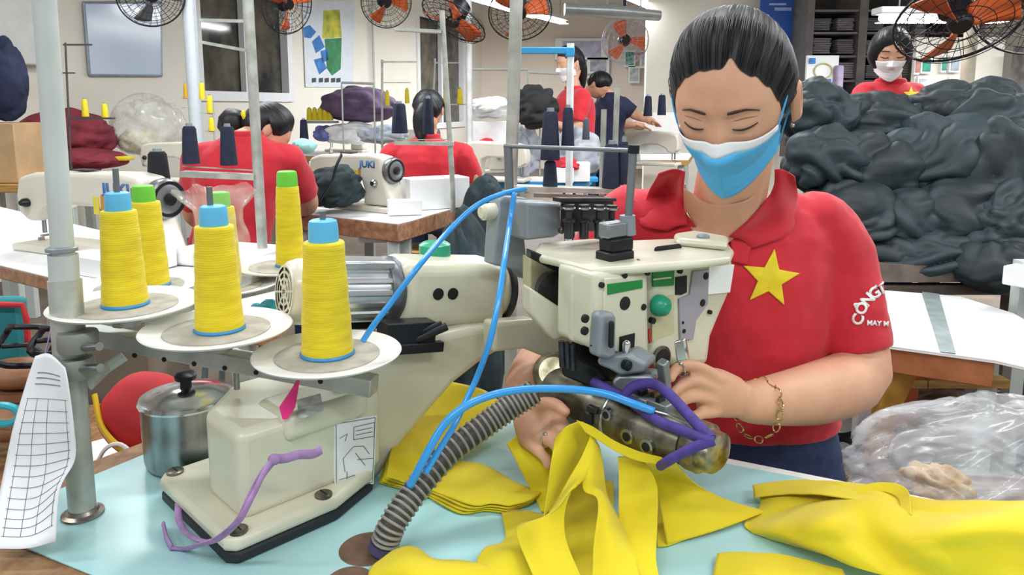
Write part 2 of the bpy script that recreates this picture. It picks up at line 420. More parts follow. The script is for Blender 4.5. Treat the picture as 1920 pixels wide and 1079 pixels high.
pr([(1060,380),(1150,378),(1152,432),(1060,436)], 1.045, (1100,400), .012, 'tension_back_plate', mat('gunmetal','#4a4d50'), bev=.001)
# top plate (arm) - horizontal slab
zt = P(1116,507,.86).z
tpx = [(998,476),(1060,490),(1112,504),(1217,497),(1300,490),(1370,482),(1376,468),(1362,452),(1280,446),(1190,450),(1110,447),(1010,455)]
MB().prism([T(x,y,zt) for x,y in tpx], -Zz*.011).build('arm_top', CREAM, mc, bevel=.005, bseg=4)
MB().prism([T(x,y,zt-.008) for x,y in ((1004,468),(1066,482),(1116,490),(1217,486),(1300,480),(1364,474),(1352,456),(1280,450),(1190,454),(1110,450),(1014,458))], -Zz*.05).build('arm_body', CREAM, mc, bevel=.006, bseg=3)
dome = [T(1262,452,zt),T(1300,446,zt),T(1366,458,zt),T(1362,472,zt),T(1268,462,zt)]
MB().prism(dome, Zz*.012).build('top_dome', CREAM, mc, bevel=.006, bseg=3)
MB().lathe([(.009,0),(.009,.003),(.006,.005)], T(1318,446,zt+.012), Zz, 18).build('oil_window', GREYP, mc)
MB().capsule([T(1232,469,zt+.001), T(1272,464,zt+.001)], [.005,.005], 12, flat=.6).build('top_slot', HOLE, mc)
# head front
h0 = P(1116,590,.86)
fpx = [(1116,512),(1217,502),(1219,680),(1180,676),(1112,656)]
hd = MB().prism([W(x,y,h0,hn) for x,y in fpx], -hn*.075).build('head_housing', CREAM, mc, bevel=.008, bseg=4)
hpx = lambda x, y, o=.0: W(x, y, h0 + hn*o, hn)
lpx = [(1130,522),(1206,514),(1209,672),(1178,668),(1126,650)]
face = MB().prism([hpx(x,y,-.001) for x,y in lpx], hn*.003).build('face_plate', CREAM, mc, bevel=.0015)
def dot(x, y, r, name='screw', m=HOLE, h=.0022, pl=.002):
    MB().lathe([(r,-.002),(r,h*.6),(r*.8,h)], hpx(x,y,pl), hn, 18).build(name, m, mc)
for (x,y,r) in ((1128,535,.0036),(1171,517,.0036),(1214,512,.0036),(1206,576,.0042),(1097,598,.0052),(1096,621,.0052),(1113,648,.004),(1195,655,.0036)):
    dot(x,y,r)
MB().lathe([(.0085,-.002),(.0085,.001),(.007,.0015)], hpx(1171,569,.002), hn, 20).build('needle_adjust_hole', HOLE, mc)
MB().prism([hpx(x,y,.002) for x,y in ((1138,533),(1203,525),(1203,540),(1138,553))], hn*.0012).build('name_label', GREEN, mc)
# right housing
h1 = P(1217,590,.925)
r_px = [(1218,488),(1300,478),(1374,468),(1380,500),(1377,520),(1370,556),(1352,598),(1338,632),(1331,690),(1300,694),(1218,686)]
MB().prism([W(x,y,h1,hn) for x,y in r_px], -hn*.06).build('end_housing', CREAM, mc, bevel=.014, bseg=5)
g1 = lambda x, y, o=.0: W(x, y, h1 + hn*o, hn)
def gp(pxs, o, th, name, m, bev=0): return MB().prism([g1(x,y,o) for x,y in pxs], hn*th).build(name, m, mc, bevel=bev)
gp([(1222,510),(1262,506),(1261,535),(1222,538)], 0, .002, 'model_label', GREEN)
gp([(1224,523),(1258,519),(1258,522),(1224,526)], .0021, .0004, 'label_stripe', CREAM2)
gp([(1265,520),(1286,517),(1286,548),(1276,553),(1265,553)], 0, .0015, 'sight_slot', HOLE)
gp([(1296,508),(1325,505),(1324,570),(1302,600),(1296,636),(1272,640),(1270,560),(1290,552)], 0, .0035, 'lever_guard', mat('mauve_grey_paint','#a09ba6',.45,var=.05), bev=.001)
gp([(1327,500),(1374,496),(1366,548),(1325,552)], .0005, .0022, 'sticker', WHITE)
gp([(1221,560),(1262,552),(1262,625),(1221,640)], -.001, .0015, 'inner_recess', mat('recess_cream','#c9c3a0',.5,var=.05))
for (x,y,r) in ((1319,517,.005),(1313,567,.005),(1328,585,.003),(1272,508,.0036),(1276,604,.002),(1278,620,.003),(1221,601,.004)):
    MB().lathe([(r,-.002),(r,.0045),(r*.8,.005)], g1(x,y,0), hn, 16).build('screw', HOLE, mc)
gp([(1214,618),(1219,616),(1219,642),(1215,644)], .0,.002,'red_mark', mat('red_paint','#b2312c',.5))
kb = MB().lathe([(.014,0),(.0145,.006),(.012,.014),(.006,.019)], g1(1232,572,0), hn, 22).build('green_knob', TEAL, mc)
MB().lathe([(.016,0),(.0165,.003),(.013,.004)], g1(1238,671,0), hn, 26).build('thread_wheel_rim', WORN, mc)
MB().lathe([(.0125,0),(.0125,.0055),(.006,.0065)], g1(1238,671,0), hn, 26).build('thread_wheel', HOLE, mc)
# needle side details
pr([(1126,594),(1132,588),(1152,587),(1157,596),(1156,672),(1140,676),(1121,670)], .852, (1140,630), .02, 'presser_lifter', GREYP, bev=.005)
MB().capsule([hpx(1146,607,.021), hpx(1145,648,.021)], [.0035,.0035], 10).build('lifter_slot', HOLE, mc)
gp2 = [(1161,632),(1189,625),(1187,668),(1160,664)]
MB().prism([hpx(x,y,.0025) for x,y in gp2], hn*.0012).build('needle_window', HOLE, mc)
MB().capsule([hpx(1174,646,.01), hpx(1174,668,.012)], [.0055,.0045], 14).build('needle_bar', CHROME, mc)
foot_ = MB().prism([P(x,y,.865) for x,y in ((1117,672),(1176,664),(1212,684),(1206,700),(1162,706),(1140,694),(1120,686))], V((.02,.035,0)))
foot_.build('presser_arm', GREYP, mc, bevel=.004)
MB().lathe([(.0065,-.003),(.0065,.004),(.005,.005)], P(1174,685,.862), hn, 16).build('arm_screw', BLACKM, mc)
MB().prism([P(x,y,.87) for x,y in ((1146,716),(1160,704),(1226,705),(1232,718),(1212,730),(1168,738),(1150,732))], V((.01,.03,.0))).build('presser_foot', mat('dull_zinc','#9aa0a2',.4,.7,var=.08), mc, bevel=.004)
MB().tube([P(1242,678,.86), P(1247,730,.875)], (.0085), 4).build('needle_clamp', mat('dull_zinc','#9aa0a2'), mc, bevel=.002)
MB().prism([P(x,y,.885) for x,y in ((1262,641),(1283,636),(1290,676),(1268,680))], V((.004,.006,0))).build('finger_guard', CHROME, mc, bevel=.002)
MB().prism([P(x,y,.905) for x,y in ((1085,672),(1120,690),(1150,716),(1146,740),(1100,726),(1052,706),(1048,660),(1075,640))], V((.03,.06,0))).build('lower_mechanism', BLACKM, mc, bevel=.004)
for i,(x,y) in enumerate(((1052,662),(1062,664),(1072,668))):
    MB().cyl(P(x,y-22,.9), P(x+2,y+26,.9), .004, n=10).build('linkage_rod', mat('gunmetal','#4a4d50'), mc)
# arm between cover and head with triangular opening
a0 = P(1066,560,.885)
an = V((.75,-.66,0)); 
pr([(925,606),(1000,600),(1070,620),(1070,690),(1035,676),(985,656),(925,662)], 1.03, (1000,640), .03, 'neck_bridge', CREAM, bev=.006)
pr([(994,540),(1070,590),(1070,632),(1040,640),(994,590)], .93, (1030,590), .03, 'arm_brace', CREAM, n=V((.35,-.94,0)), bev=.004)
pr([(996,470),(1070,500),(1070,525),(996,486)], .955, (1030,500), .02, 'arm_rail', BLACKM, n=V((.35,-.94,0)), bev=.002)
pr([(994,484),(1072,520),(1072,600),(994,560)], 1.0, (1030,540), .03, 'arm_web', mat('recess_cream','#c9c3a0'), n=V((.35,-.94,0)), bev=.002)
MB().lathe([(.026,-.01),(.028,0),(.028,.006),(.02,.008)], P(1040,545,.985), V((.35,-.94,0)), 28).build('hand_wheel', mat('gunmetal','#4a4d50'), mc)
pr([(1066,516),(1086,500),(1114,508),(1114,652),(1090,650),(1062,640)], .888, (1090,580), .03, 'head_side', CREAM, n=V((-.3,-.95,0)).normalized(), bev=.006)
# finger knob column on top
pc = T(1152,500,zt); pc = P(1152,492,.93)
MB().box(pc+Zz*.006, (.042,.03,.02), A3).box(pc+Zz*.024+hv*.002, (.038,.026,.018), A3).build('needle_cam_block', BLACKM, mc, bevel=.003)
MB().box(pc+Zz*.043-hv*.004, (.034,.02,.02), A3).build('cam_cap', mat('dull_zinc','#9aa0a2'), mc, bevel=.003)
MB().cyl(P(1176,440,.94), P(1176,404,.94), .011, .01).build('guide_socket', GREYP, mc)
MB().cyl(P(1200,496,.92), P(1202,488,.92), .006).build('thread_eyelet', STEEL, mc)
# thread guide frame of rods above machine
gf = MB().cyl(P(1178,408,.94), P(1187,280,.94), .0052, n=12).build('guide_post', mat('rod_grey','#8d9296',.35,.7), mc)
MB().cyl(P(955,366,1.02), P(952,276,1.02), .006, n=12).build('guide_post', mat('rod_grey','#8d9296'), mc)
MB().cyl(P(945,274,1.02), P(1195,283,.94), .003, n=10).build('guide_rail', mat('rod_grey','#8d9296'), mc)
MB().cyl(P(1187,288,.94), P(1188,272,.94), .0075, n=12).build('rail_clamp', BLACKM, mc)
# cylinder bed
ba, bt = P(1035,722,.985), P(1346,852,.79)
bd = (bt-ba).normalized(); bside = bd.cross(Zz).normalized(); bup = bside.cross(bd)
bl = (bt-ba).length
def bpt(s, u=0, w=0): return ba + bd*(s*bl) + bside*u + bup*w
secs = []
for s_, w, h in ((.05,.030,.030),(.08,.033,.034),(.45,.032,.036),(.7,.029,.031),(.86,.024,.026)):
    secs.append((bpt(s_), w*1.26, h*.98, bside, bup))
bed = MB().loft(secs, 28).build('arm_bed', WORN, mc, sharp=50)
tipm = MB().loft([(bpt(.85), .027,.024,bside,bup),(bpt(.88),.031,.028,bside,bup),(bpt(.94),.031,.028,bside,bup),(bpt(.945),.027,.024,bside,bup),(bpt(1.0),.026,.022,bside,bup),(bpt(1.02),.014,.012,bside,bup)], 20)
tipm.build('bed_tip', mat('tip_steel','#b3ab94',.36,1,var=.25,vs=60,hex2='#6d664f'), mc)
fr = (-bside if bside.y > 0 else bside)
fr = fr.normalized()
def bface(s_, w): return bpt(s_) + fr*.0395*(1 if s_ < .6 else .95) + bup*w
for s_, w, r in ((.62,-.004,.0062),(.73,-.006,.0062),(.5,.013,.005)):
    MB().lathe([(r*1.5,-.006),(r*1.5,.0015),(r,.002)], bface(s_,w), fr, 18).build('bed_screw', STEEL, mc)
    MB().lathe([(r*.9,0),(r*.9,.0028)], bface(s_,w), fr, 18).build('screw_hole', HOLE, mc)
MB().box(bface(.4,.0), (.012,.008,.014), frame(bd, fr, bup)).box(bface(.42,.013), (.016,.008,.008), frame(bd, fr, bup)).build('bed_latch', mat('gunmetal','#4a4d50'), mc, bevel=.001)
MB().tube([bpt(.47)+(fr*cos(a)+bup*sin(a)*.86)*.0415 for a in [i*pi/12 for i in range(-6,13)]], .0022, 8).build('bed_seam', STEEL, mc)
MB().lathe([(.024,-.012),(.03,-.004),(.03,.012),(.02,.02)], bpt(.02)+bup*.016, (bd*.4+fr*.6+bup*.5), 28).build('bed_collar', mat('tip_steel','#b3ab94'), mc)
MB().box(bpt(.5,0,.034), (.08,.03,.008), frame(bd, bside, bup)).box(bpt(.62,0,.032), (.07,.022,.012), frame(bd,bside,bup)).build('needle_plate', mat('dull_zinc','#9aa0a2'), mc, bevel=.002)
for i in range(5):
    MB().box(bpt(.5+.05*i, .004*(-1)**i, .041), (.006,.012,.006), frame(bd,bside,bup)).build('looper_cam', mat('brass_worn','#8c6c4c',.4,.8,var=.2,vs=60) if i % 2 else BLACKM, mc)
# purple cord wrapped around the bed
pc_ = thing('purple_cord_wrap', 'purple cord lashed around the metal arm bed of the sewing machine', 'cord', bpt(.5))
def pcord(pxs, r=.0062): MB().tube(spline([P(x,y,d) for x,y,d in pxs], 40), r, 10).build('cord', PURP, pc_)
pcord([(1112,716,.89),(1142,733,.87),(1180,752,.845),(1230,788,.803),(1280,808,.77),(1318,824,.745),(1338,828,.74)])
pcord([(1166,748,.85),(1186,726,.85),(1220,720,.84),(1250,736,.82),(1288,776,.785),(1316,806,.755),(1334,824,.742)])
pcord([(1338,826,.74),(1304,838,.742),(1276,852,.748),(1254,864,.757),(1238,874,.80)], .0056)
# ---------------------------------------------------------------- thread stand with plates
BAR = mat('stand_steel', '#c4c8c0', .38, .35, var=.1, vs=20, hex2='#a3a69c')
ts = thing('thread_stand', 'grey thread stand with round white plates holding yellow cones, on the aqua table', 'thread stand', T(155,965,TZ))
pb = T(155,965,TZ); dpole = pb.y
pt_ = P(118,480,dpole+.02); ptop = P(78,-60,dpole+.03)
pm = P(128,640,dpole+.01)
MB().cyl(pb+Zz*.002, pm, .0155, n=24).build('lower_pole', BAR, ts)
MB().cyl(pm-Zz*.04, P(121,525,dpole+.02), .0185, n=24).build('pole_sleeve', BAR, ts)
MB().cyl(P(122,560,dpole+.02), pt_+Zz*.002, .0165, n=24).build('pole_joint', GREYL, ts)
MB().cyl(pt_, ptop, .0128, n=24).build('upper_pole', GREYL, ts)
MB().lathe([(.0175,-.004),(.0175,.0),(.013,.002)], P(115,465,dpole+.02), (ptop-pt_), 24).build('pole_collar', GREYP, ts)
MB().lathe([(.024,.0005),(.024,.003),(.019,.005),(.017,.009)], pb, Zz, 28).build('base_flange', mat('worn_chrome','#a8a49c',.3,.9,var=.25,vs=50,hex2='#7b5d4c'), ts)
MB().lathe([(.021,-.012),(.0225,-.008),(.0225,.008),(.021,.012)], P(146,640,dpole), pm-pb, 22).build('clamp', mat('clamp_grey','#8f938b',.5,.3), ts)
MB().lathe([(.02,-.012),(.0215,-.008),(.0215,.008),(.02,.012)], P(141,690,dpole), pm-pb, 22).build('clamp', mat('clamp_grey','#8f938b'), ts)
for (x,y) in ((180,690),(178,650)):
    MB().cyl(P(150,y+2,dpole-.01), P(x+8,y,dpole-.03), .005, n=10).build('clamp_screw', STEEL, ts)
plates = [(235,575,.915),(407,620,.872),(614,667,.86),(262,538,1.09),(420,536,1.2),(535,500,1.28)]
PL = [P(x,y,d) for x,y,d in plates]
fr0 = P(105,600,.935); 
d1 = (PL[2]-PL[0]).normalized()
below = -Zz*.02
ax = frame(d1, d1.cross(Zz).normalized()*-1, Zz)
def bar(a, b, w=.026, h=.022, name='rail'):
    d = (b-a).normalized(); s = Zz.cross(d).normalized(); u = d.cross(s)
    MB().box((a+b)/2, ((b-a).length, w, h), frame(d, s, u)).build(name, BAR, ts, bevel=.002)
bar(P(130,612,.94)+below*.3, PL[2]+d1*.06+below*1.2, name='front_rail')
d2 = (PL[5]-PL[3]).normalized()
bar(P(150,600,.98)+below*.5, PL[5]+d2*.02+below*1.2, name='rear_rail')
bar(P(128,610,.93)+below*.8, P(170,596,1.02)+below*.8, .03, .02, 'cross_rail')
MB().tube([P(170,720,dpole-.004),P(200,690,.9),P(232,668,.91)], .008, 8, flat=.5).build('stay', BAR, ts)
MB().cyl(P(440,640,.9)-Zz*.01, P(444,730,.9), .004, n=10).build('hanging_bolt', STEEL, ts)
for i in range(7):
    c = P(130,612,.94).lerp(PL[2]+d1*.06, .25+.1*i)+below*1.1; n_ = V((d1.y,-d1.x,0)).normalized()
    MB().lathe([(.0032,.012),(.0032,.0138)], c, n_, 12).build('rail_hole', HOLE, ts)
for i, c in enumerate(PL):
    R = .0885
    o = MB().lathe([(.03,-.008),(.058,-.005),(R*.98,.002),(R,.0045),(R*.985,.006),(R*.76,.0005),(.03,-.001),(.004,-.001)], c, Zz, 64).build('plate', WHITEP, ts, sharp=60)
    MB().lathe([(R*.7,-.0005),(R*.7,.002),(.005,.002)], c, Zz, 48).build('felt_pad', FELT, o, sharp=30)
    MB().lathe([(.017,-.024),(.017,-.007)], c, Zz, 20).build('hub', BAR, o)
    MB().cyl(c, c+Zz*(.176 if i in (0,1,2) else .15), .0036, n=12).build('spindle', mat('spindle_grey','#7d7f80',.4,.5), o)
cones = [
 (0, 0, 0, .95, SKYP, 'yellow thread cone with blue cap on the leftmost front plate'),
 (1, .004, -.002, 1.0, SKYP, 'yellow thread cone with blue cap on the middle front plate'),
 (2, 0, 0, 1.08, SKYP, 'yellow thread cone with blue cap on the nearest plate, before the motor'),
 (3, .015, 0, 1.0, LIMEP, 'yellow thread cone mostly hidden behind the leftmost blue-capped cone'),
 (4, 0, 0, 1.02, LIMEP, 'yellow thread cone with lime cap inside a clear plastic bag'),
 (5, .009, 0, 1.1, LIMEP, 'slim yellow thread cone with lime cap left of the white machine motor')]
for i, dx, dy, s_, cap, lab in cones:
    c = PL[i] + V((dx, dy, .0022))
    t = thing('thread_cone', lab, 'thread cone', c, 'yellow thread cones on the thread stand')
    k = .8 if i == 5 else 1
    prof = [(.0285*k,.004)]
    for j in range(1, 22):
        f = j/21; prof.append(((.0285-.0065*f)*k*(1+.012*sin(f*19+i)+.006*sin(f*47)), .004+.122*f))
    prof += [(.0212*k,.1275),(.012,.1285)]
    MB().lathe([(r*s_, h*s_) for r, h in prof], c, Zz, 40).build('yarn', YARN, t, sharp=50)
    MB().lathe([(.0295*k*s_,0),(.0302*k*s_,.002),(.029*k*s_,.0045)], c, Zz, 40).build('base_rim', BLUEP, t)
    MB().lathe([(r*s_, h*s_) for r, h in ((.0165,.127),(.0158,.146),(.0148,.1505),(.012,.152),(.006,.152))], c, Zz, 32).build('cap', cap, t, sharp=45)
# clear bag round the lime-capped cone
PLAS = bpy.data.materials.new('clear_plastic'); PLAS.use_nodes = True
def plastic(m, tint, alpha, rough=.15, bs=30):
    nt = m.node_tree; nt.nodes.clear(); N = nt.nodes.new; L = nt.links.new
    o = N('ShaderNodeOutputMaterial'); mix = N('ShaderNodeMixShader'); tr = N('ShaderNodeBsdfTransparent'); pr_ = N('ShaderNodeBsdfPrincipled')
    tr.inputs['Color'].default_value = (.97,.98,.98,1)
    pr_.inputs['Base Color'].default_value = srgb(tint); pr_.inputs['Roughness'].default_value = rough; pr_.inputs['Specular IOR Level'].default_value = .8
    nz = N('ShaderNodeTexNoise'); nz.inputs['Scale'].default_value = bs; nz.inputs['Detail'].default_value = 3
    tc = N('ShaderNodeTexCoord'); L(tc.outputs['Object'], nz.inputs['Vector'])
    mr = N('ShaderNodeMapRange'); mr.inputs['From Min'].default_value = .35; mr.inputs['From Max'].default_value = .7
    mr.inputs['To Min'].default_value = alpha*.45; mr.inputs['To Max'].default_value = min(1, alpha*1.6)
    L(nz.outputs['Fac'], mr.inputs['Value']); L(mr.outputs['Result'], mix.inputs['Fac'])
    bp = N('ShaderNodeBump'); bp.inputs['Strength'].default_value = .5; bp.inputs['Distance'].default_value = .004; L(nz.outputs['Fac'], bp.inputs['Height']); L(bp.outputs['Normal'], pr_.inputs['Normal'])
    L(tr.outputs[0], mix.inputs[1]); L(pr_.outputs[0], mix.inputs[2]); L(mix.outputs[0], o.inputs['Surface'])
    return m
plastic(PLAS, '#f3f1ea', .2)
c = PL[4]+Zz*.006
rows = []
for i in range(26):
    f = i/25; rr = []
    for j in range(44):
        a = 2*pi*j/44
        r = lerp(.05, .036, min(1, f*1.6)) if f < .8 else .038+.03*(f-.8)/.2
        r *= 1+.16*noise.noise(V((cos(a)*2.5, sin(a)*2.5, f*5)))+.06*sin(5*a+f*3)
        rr.append(c+V((r*cos(a), r*sin(a), .155*f*(1+.1*noise.noise(V((cos(a)*2,sin(a)*2,3)))*f))))
    rows.append(rr)
tag(MB().grid(rows, wrap=True).build('plastic_bag', PLAS, None, fixn=False), 'clear plastic bag standing open around a lime-capped yellow cone', 'plastic bag')
# ---------------------------------------------------------------- paper with ruled grid
hk = P(97,612,.93)
rows_px = [[(66,668,.885),(92,664,.85),(122,690,.822)],[(50,715,.88),(85,715,.85),(128,722,.812)],[(25,800,.86),(75,800,.84),(138,800,.808)],[(8,880,.845),(72,880,.825),(140,862,.808)],[(-8,960,.80),(60,960,.795),(112,918,.79)],[(-20,1029,.755),(50,1029,.755),(104,1016,.765)]]
prow = [[P(*p) for p in r] for r in rows_px]
pt = thing('paper_sheet', 'printed ruled paper sheet hanging by a string from the thread stand', 'paper', P(60,1000,.85))
cloth('sheet', prow, PAPER, 30, 20, .0006, parent=pt)
pg = [spline(r, 41) for r in prow]; pg = [spline([r[j] for r in pg], 61) for j in range(41)]  # [col][row]
tocam = lambda p: p + (EYE-p).normalized()*.0012
ln = MB()
for k in range(17, 57, 3): ln.tube([tocam(pg[j][k]) for j in range(5, 38)], .00035, 4)
for j in (6, 15, 24, 36): ln.tube([tocam(pg[j][k]) for k in range(17, 57)], .0003, 4)
for k in (9, 11, 13): ln.tube([tocam(pg[j][k]) for j in range(10, 34)], .0007, 4)
ln.build('ruled_lines', INK, pt)
MB().tube(spline([P(98,606,.92), P(92,630,.91), P(84,668,.898)], 12), .0009, 6).build('string', LILAC, pt)
# ---------------------------------------------------------------- pot
pc0 = P(350,750,.995); pc0.z = TZ+.0005
pot = thing('aluminium_pot', 'lidded aluminium pot with black lid knob, behind the cream machine base', 'pot', pc0)
r = .0605
MB().lathe([(r*.86,0),(r*.95,.004),(r*.98,.012),(r,.06),(r,.088),(r*1.03,.09),(r*1.03,.092),(r*.97,.092),(r*.97,.07)], pc0, Zz, 56).build('pot_body', POTM, pot, sharp=50)
lid = MB().lathe([(r*1.04,.091),(r*1.06,.094),(r*1.02,.098),(r*.8,.099),(r*.62,.104),(r*.3,.108),(.004,.109)], pc0, Zz, 56).build('lid', CHROME, pot, sharp=50)
MB().lathe([(.008,.108),(.0075,.118),(.014,.121),(.015,.127),(.011,.131),(.003,.132)], pc0, Zz, 28).build('lid_knob', BLACKM, lid, sharp=50)
# ---------------------------------------------------------------- hose and tubes
hp = [T(716,1034,TZ+.004), P(735,985,.775), P(775,925,.80), P(835,855,.835), P(905,800,.865), P(956,764,.88), P(1002,734,.89)]
cen = spline(hp, 420); rad = []
ho = thing('suction_hose', 'grey ribbed flexible hose rising from the table hole to the arm bed', 'hose', hp[0])
nr = 36
for i in range(420):
    ph = (i/419*nr) % 1; rad.append(.0150 + .0024*max(0, cos(2*pi*ph))**.7)
MB().tube(cen, [.0142]*420, 20).build('hose_tube', HOSE, ho, sharp=0)
rib = MB()
for k_ in range(nr):
    i = int((k_+.5)/nr*418); d = (cen[i+1]-cen[i]).normalized()
    rib.lathe([(.0140,-.0019),(.0160,-.0013),(.0166,0),(.0160,.0013),(.0140,.0019)], cen[i], d, 24, caps=False)
rib.build('hose_ribs', HOSER, ho)
MB().tube([cen[0]-Zz*.0, cen[10], cen[22]], .0168, 20).build('hose_cuff', mat('hose_cuff_purple','#4a4568',.5), ho)
def tubeo(pxs, r, label, name='air_tube', n=90):
    return tag(MB().tube(spline([P(*p) for p in pxs], n), r, 12).build(name, BLUET, None, sharp=0), label, 'tube', 'blue air tubes on the machine')
tubeo([(985,354,.99),(940,364,.965),(890,388,.95),(835,440,.92),(780,505,.86),(735,565,.85),(700,610,.845),(680,640,.845)], .0036, 'blue air tube running from the grey bracket diagonally across the motor')
tubeo([(964,362,.97),(955,420,.955),(945,490,.89),(935,560,.85),(918,640,.83),(895,705,.84),(872,755,.83),(850,800,.81),(822,846,.795),(797,888,.785)], .0036, 'blue air tube hanging down over the belt cover end')
tubeo([(768,912,.785),(790,870,.782),(830,800,.795),(870,764,.805),(920,742,.82),(980,731,.83),(1060,730,.835),(1130,738,.83),(1185,757,.815),(1226,772,.81)], .0046, 'thick blue air tube arching over the hose to the purple cord')
tag(MB().tube(spline([P(1226,772,.81),P(1260,782,.80),P(1290,796,.79)], 14), .0014, 8).build('air_nozzle', STEEL, None), 'thin steel nozzle pipe at the end of the arching blue tube', 'nozzle')
# lilac ribbon tied to the base
rb = thing('lilac_ribbon', 'lilac ribbon tied to the cream machine base and trailing onto the table', 'ribbon', H(470,960,.05))
def rib_(pxs, r=.0034, h=True): MB().tube(spline([P(*p) for p in pxs], 50), r, 8, flat=.45).build('strand', LILAC, rb)
rib_([(602,844,.768),(585,852,.762),(560,853,.756),(535,860,.75),(515,862,.748)], .0055)
knot = (514,862,.748)
MB().ell(P(514,862,.746), (.007,.005,.006)).build('knot', LILAC, rb)
rib_([knot,(492,890,.738),(470,930,.722),(448,975,.708),(410,1010,.715),(375,1022,.735),(345,1030,.775),(320,1028,.778)], .0048)
rib_([knot,(498,880,.736),(476,925,.717),(452,968,.702),(420,1000,.708),(385,1016,.732),(350,1000,.79),(335,975,.822),(334,945,.85)], .0042)
rib_([(322,1029,.778),(312,1010,.79),(306,985,.815)], .0052)
# pink tag + small printed card on the base
pk = tag(MB().loft([(P(558,716,.83),.002,.002,V((1,0,0)),V((0,.3,1))),(P(550,736,.83),.005,.002,V((1,0,0)),V((0,.9,.3))),(P(538,764,.825),.0095,.0022,V((1,0,0)),V((0,.9,.3))),(P(534,786,.82),.003,.001,V((1,0,0)),V((0,.9,.3)))], 16).build('pink_tag', PINK, None), 'hot pink plastic tag dangling under the nearest white plate', 'tag')
cd = tag(MB().prism([H(556,752,.142),H(600,740,.142),H(607,772,.142),H(560,787,.142)], Zz*.0012).build('printed_card', mat('card_grey','#cfd0cc',.7,var=.3,vs=60,hex2='#8d8f90'), None), 'small grey printed card lying on top of the machine base', 'card')
# ---------------------------------------------------------------- yellow cloth
def yc(label, pts, name='yellow_fabric_piece', **kw):
    o = cloth(name, [[H(*p) if len(p) == 3 else P(p[0], p[1], p[3]) for p in r] for r in pts], YCLOTH, floor=TZ+.001, **kw)
    return tag(o, label, 'fabric', 'yellow cut fabric pieces')
# folded stacks either side of the hose
LY = ['bottom', 'second', 'third', 'topmost']
for k_ in range(4):
    h = .003+.004*k_; dx = 5*k_
    yc(LY[k_]+' layer of the folded yellow panels left of the hose against the machine neck',
       [[(710+dx,906-4*k_,h+.004*k_),(752+dx*.6,918-4*k_,h),(800,934-4*k_,h)],
        [(728+dx*.5,852-5*k_,h+.016+.003*k_),(800,862-4*k_,h+.012),(852,872-3*k_,h+.006)],
        [(776,775-3*k_,h+.034),(858,795-3*k_,h+.026),(912,822-2*k_,h+.016)],
        [(838,722-2*k_,h+.055),(908,735-k_,h+.046),(962,782-k_,h+.03)]], wr=.003, ws=13, seed=k_, nu=36, nv=36, soft=True)
for k_ in range(4):
    h = .003+.003*k_; q = 9*k_
    yc(LY[k_]+' layer of the flat yellow panels lying right of the hose',
       [[(836,868-2*k_,h),(816,896-3*k_,h),(798,930-5*k_,h)],
        [(904,878-2*k_,h),(884+.3*q,918-3*k_,h),(860+.8*q,962-5*k_,h)],
        [(962,908-2*k_,h),(940+.2*q,936-3*k_,h),(908+.5*q,958-4*k_,h)],
        [(1014,930-2*k_,h),(990,946-2*k_,h),(946+.3*q,962-4*k_,h)]], wr=.0012, ws=14, seed=30+k_, nu=30, nv=24)
# cloth on the far side, beneath the hand
yc('yellow cloth end hanging from the hand beside the hose', [[(950,832,.07),(985,805,.075),(1010,800,.075)],[(975,880,.04),(1010,870,.05),(1045,865,.05)],[(1000,930,.006),(1040,925,.012),(1080,915,.01)],[(1015,960,.003),(1050,960,.004),(1090,950,.004)]], wr=.002, seed=9)
# loops draped over the bed
yc('yellow garment panel draped in a loop over the arm bed, dark inner side showing', [[(1040,822,.0,.862),(1062,800,.0,.858),(1090,792,.0,.856),(1106,806,.0,.862)],[(1034,860,.0,.84),(1060,840,.0,.85),(1088,830,.0,.862),(1106,836,.0,.872)],[(1026,920,.0,.82),(1045,905,.0,.83),(1070,885,.0,.85),(1090,868,.0,.862)],[(1018,972,.0,.80),(1030,955,.0,.81),(1050,930,.0,.825),(1072,900,.0,.84)]], seed=11, wr=.001)
yc('yellow panel hanging from the bed towards the camera, left of the arched opening', [[(1108,812,0,.848),(1112,822,0,.846),(1122,838,0,.845)],[(1082,878,0,.82),(1105,872,0,.818),(1122,885,0,.822)],[(1024,968,0,.775),(1050,945,0,.77),(1072,918,0,.79)],[(968,992,0,.765),(1010,990,0,.75),(1060,1000,0,.75)],[(1000,1085,0,.70),(1050,1100,0,.69),(1110,1120,0,.69)]], seed=12, wr=.005, ws=10, soft=True)
yc('yellow panel hanging right of the arched opening below the bed', [[(1108,826,0,.846),(1116,832,0,.844),(1124,842,0,.843)],[(1092,914,0,.795),(1110,905,0,.80),(1134,920,0,.81)],[(1120,940,0,.775),(1132,932,0,.785),(1150,960,0,.79)],[(1112,1030,0,.73),(1145,1010,0,.735),(1178,1010,0,.76)],[(1110,1110,0,.69),(1150,1100,0,.69),(1200,1090,0,.70)]], seed=13, wr=.004, ws=10, soft=True)
yc('long yellow strip hanging straight down from the bed middle', [[(1158,856,0,.842),(1185,858,0,.835),(1212,870,0,.828)],[(1160,900,0,.815),(1195,905,0,.81),(1232,915,0,.80)],[(1160,980,0,.775),(1200,985,0,.765),(1232,985,0,.76)],[(1165,1050,0,.735),(1205,1050,0,.725),(1230,1050,0,.725)],[(1180,1110,0,.69),(1215,1110,0,.69),(1242,1105,0,.69)]], seed=14, wr=.004, ws=9, soft=True)
yc('narrow yellow seam band stretched along the front of the arm bed', [[(1080,788,0,.85),(1110,800,0,.845),(1150,826,0,.83),(1195,846,0,.815),(1240,858,0,.80)],[(1098,812,0,.842),(1124,828,0,.836),(1160,850,0,.822),(1200,866,0,.81),(1250,872,0,.795)]], seed=15, nu=12)
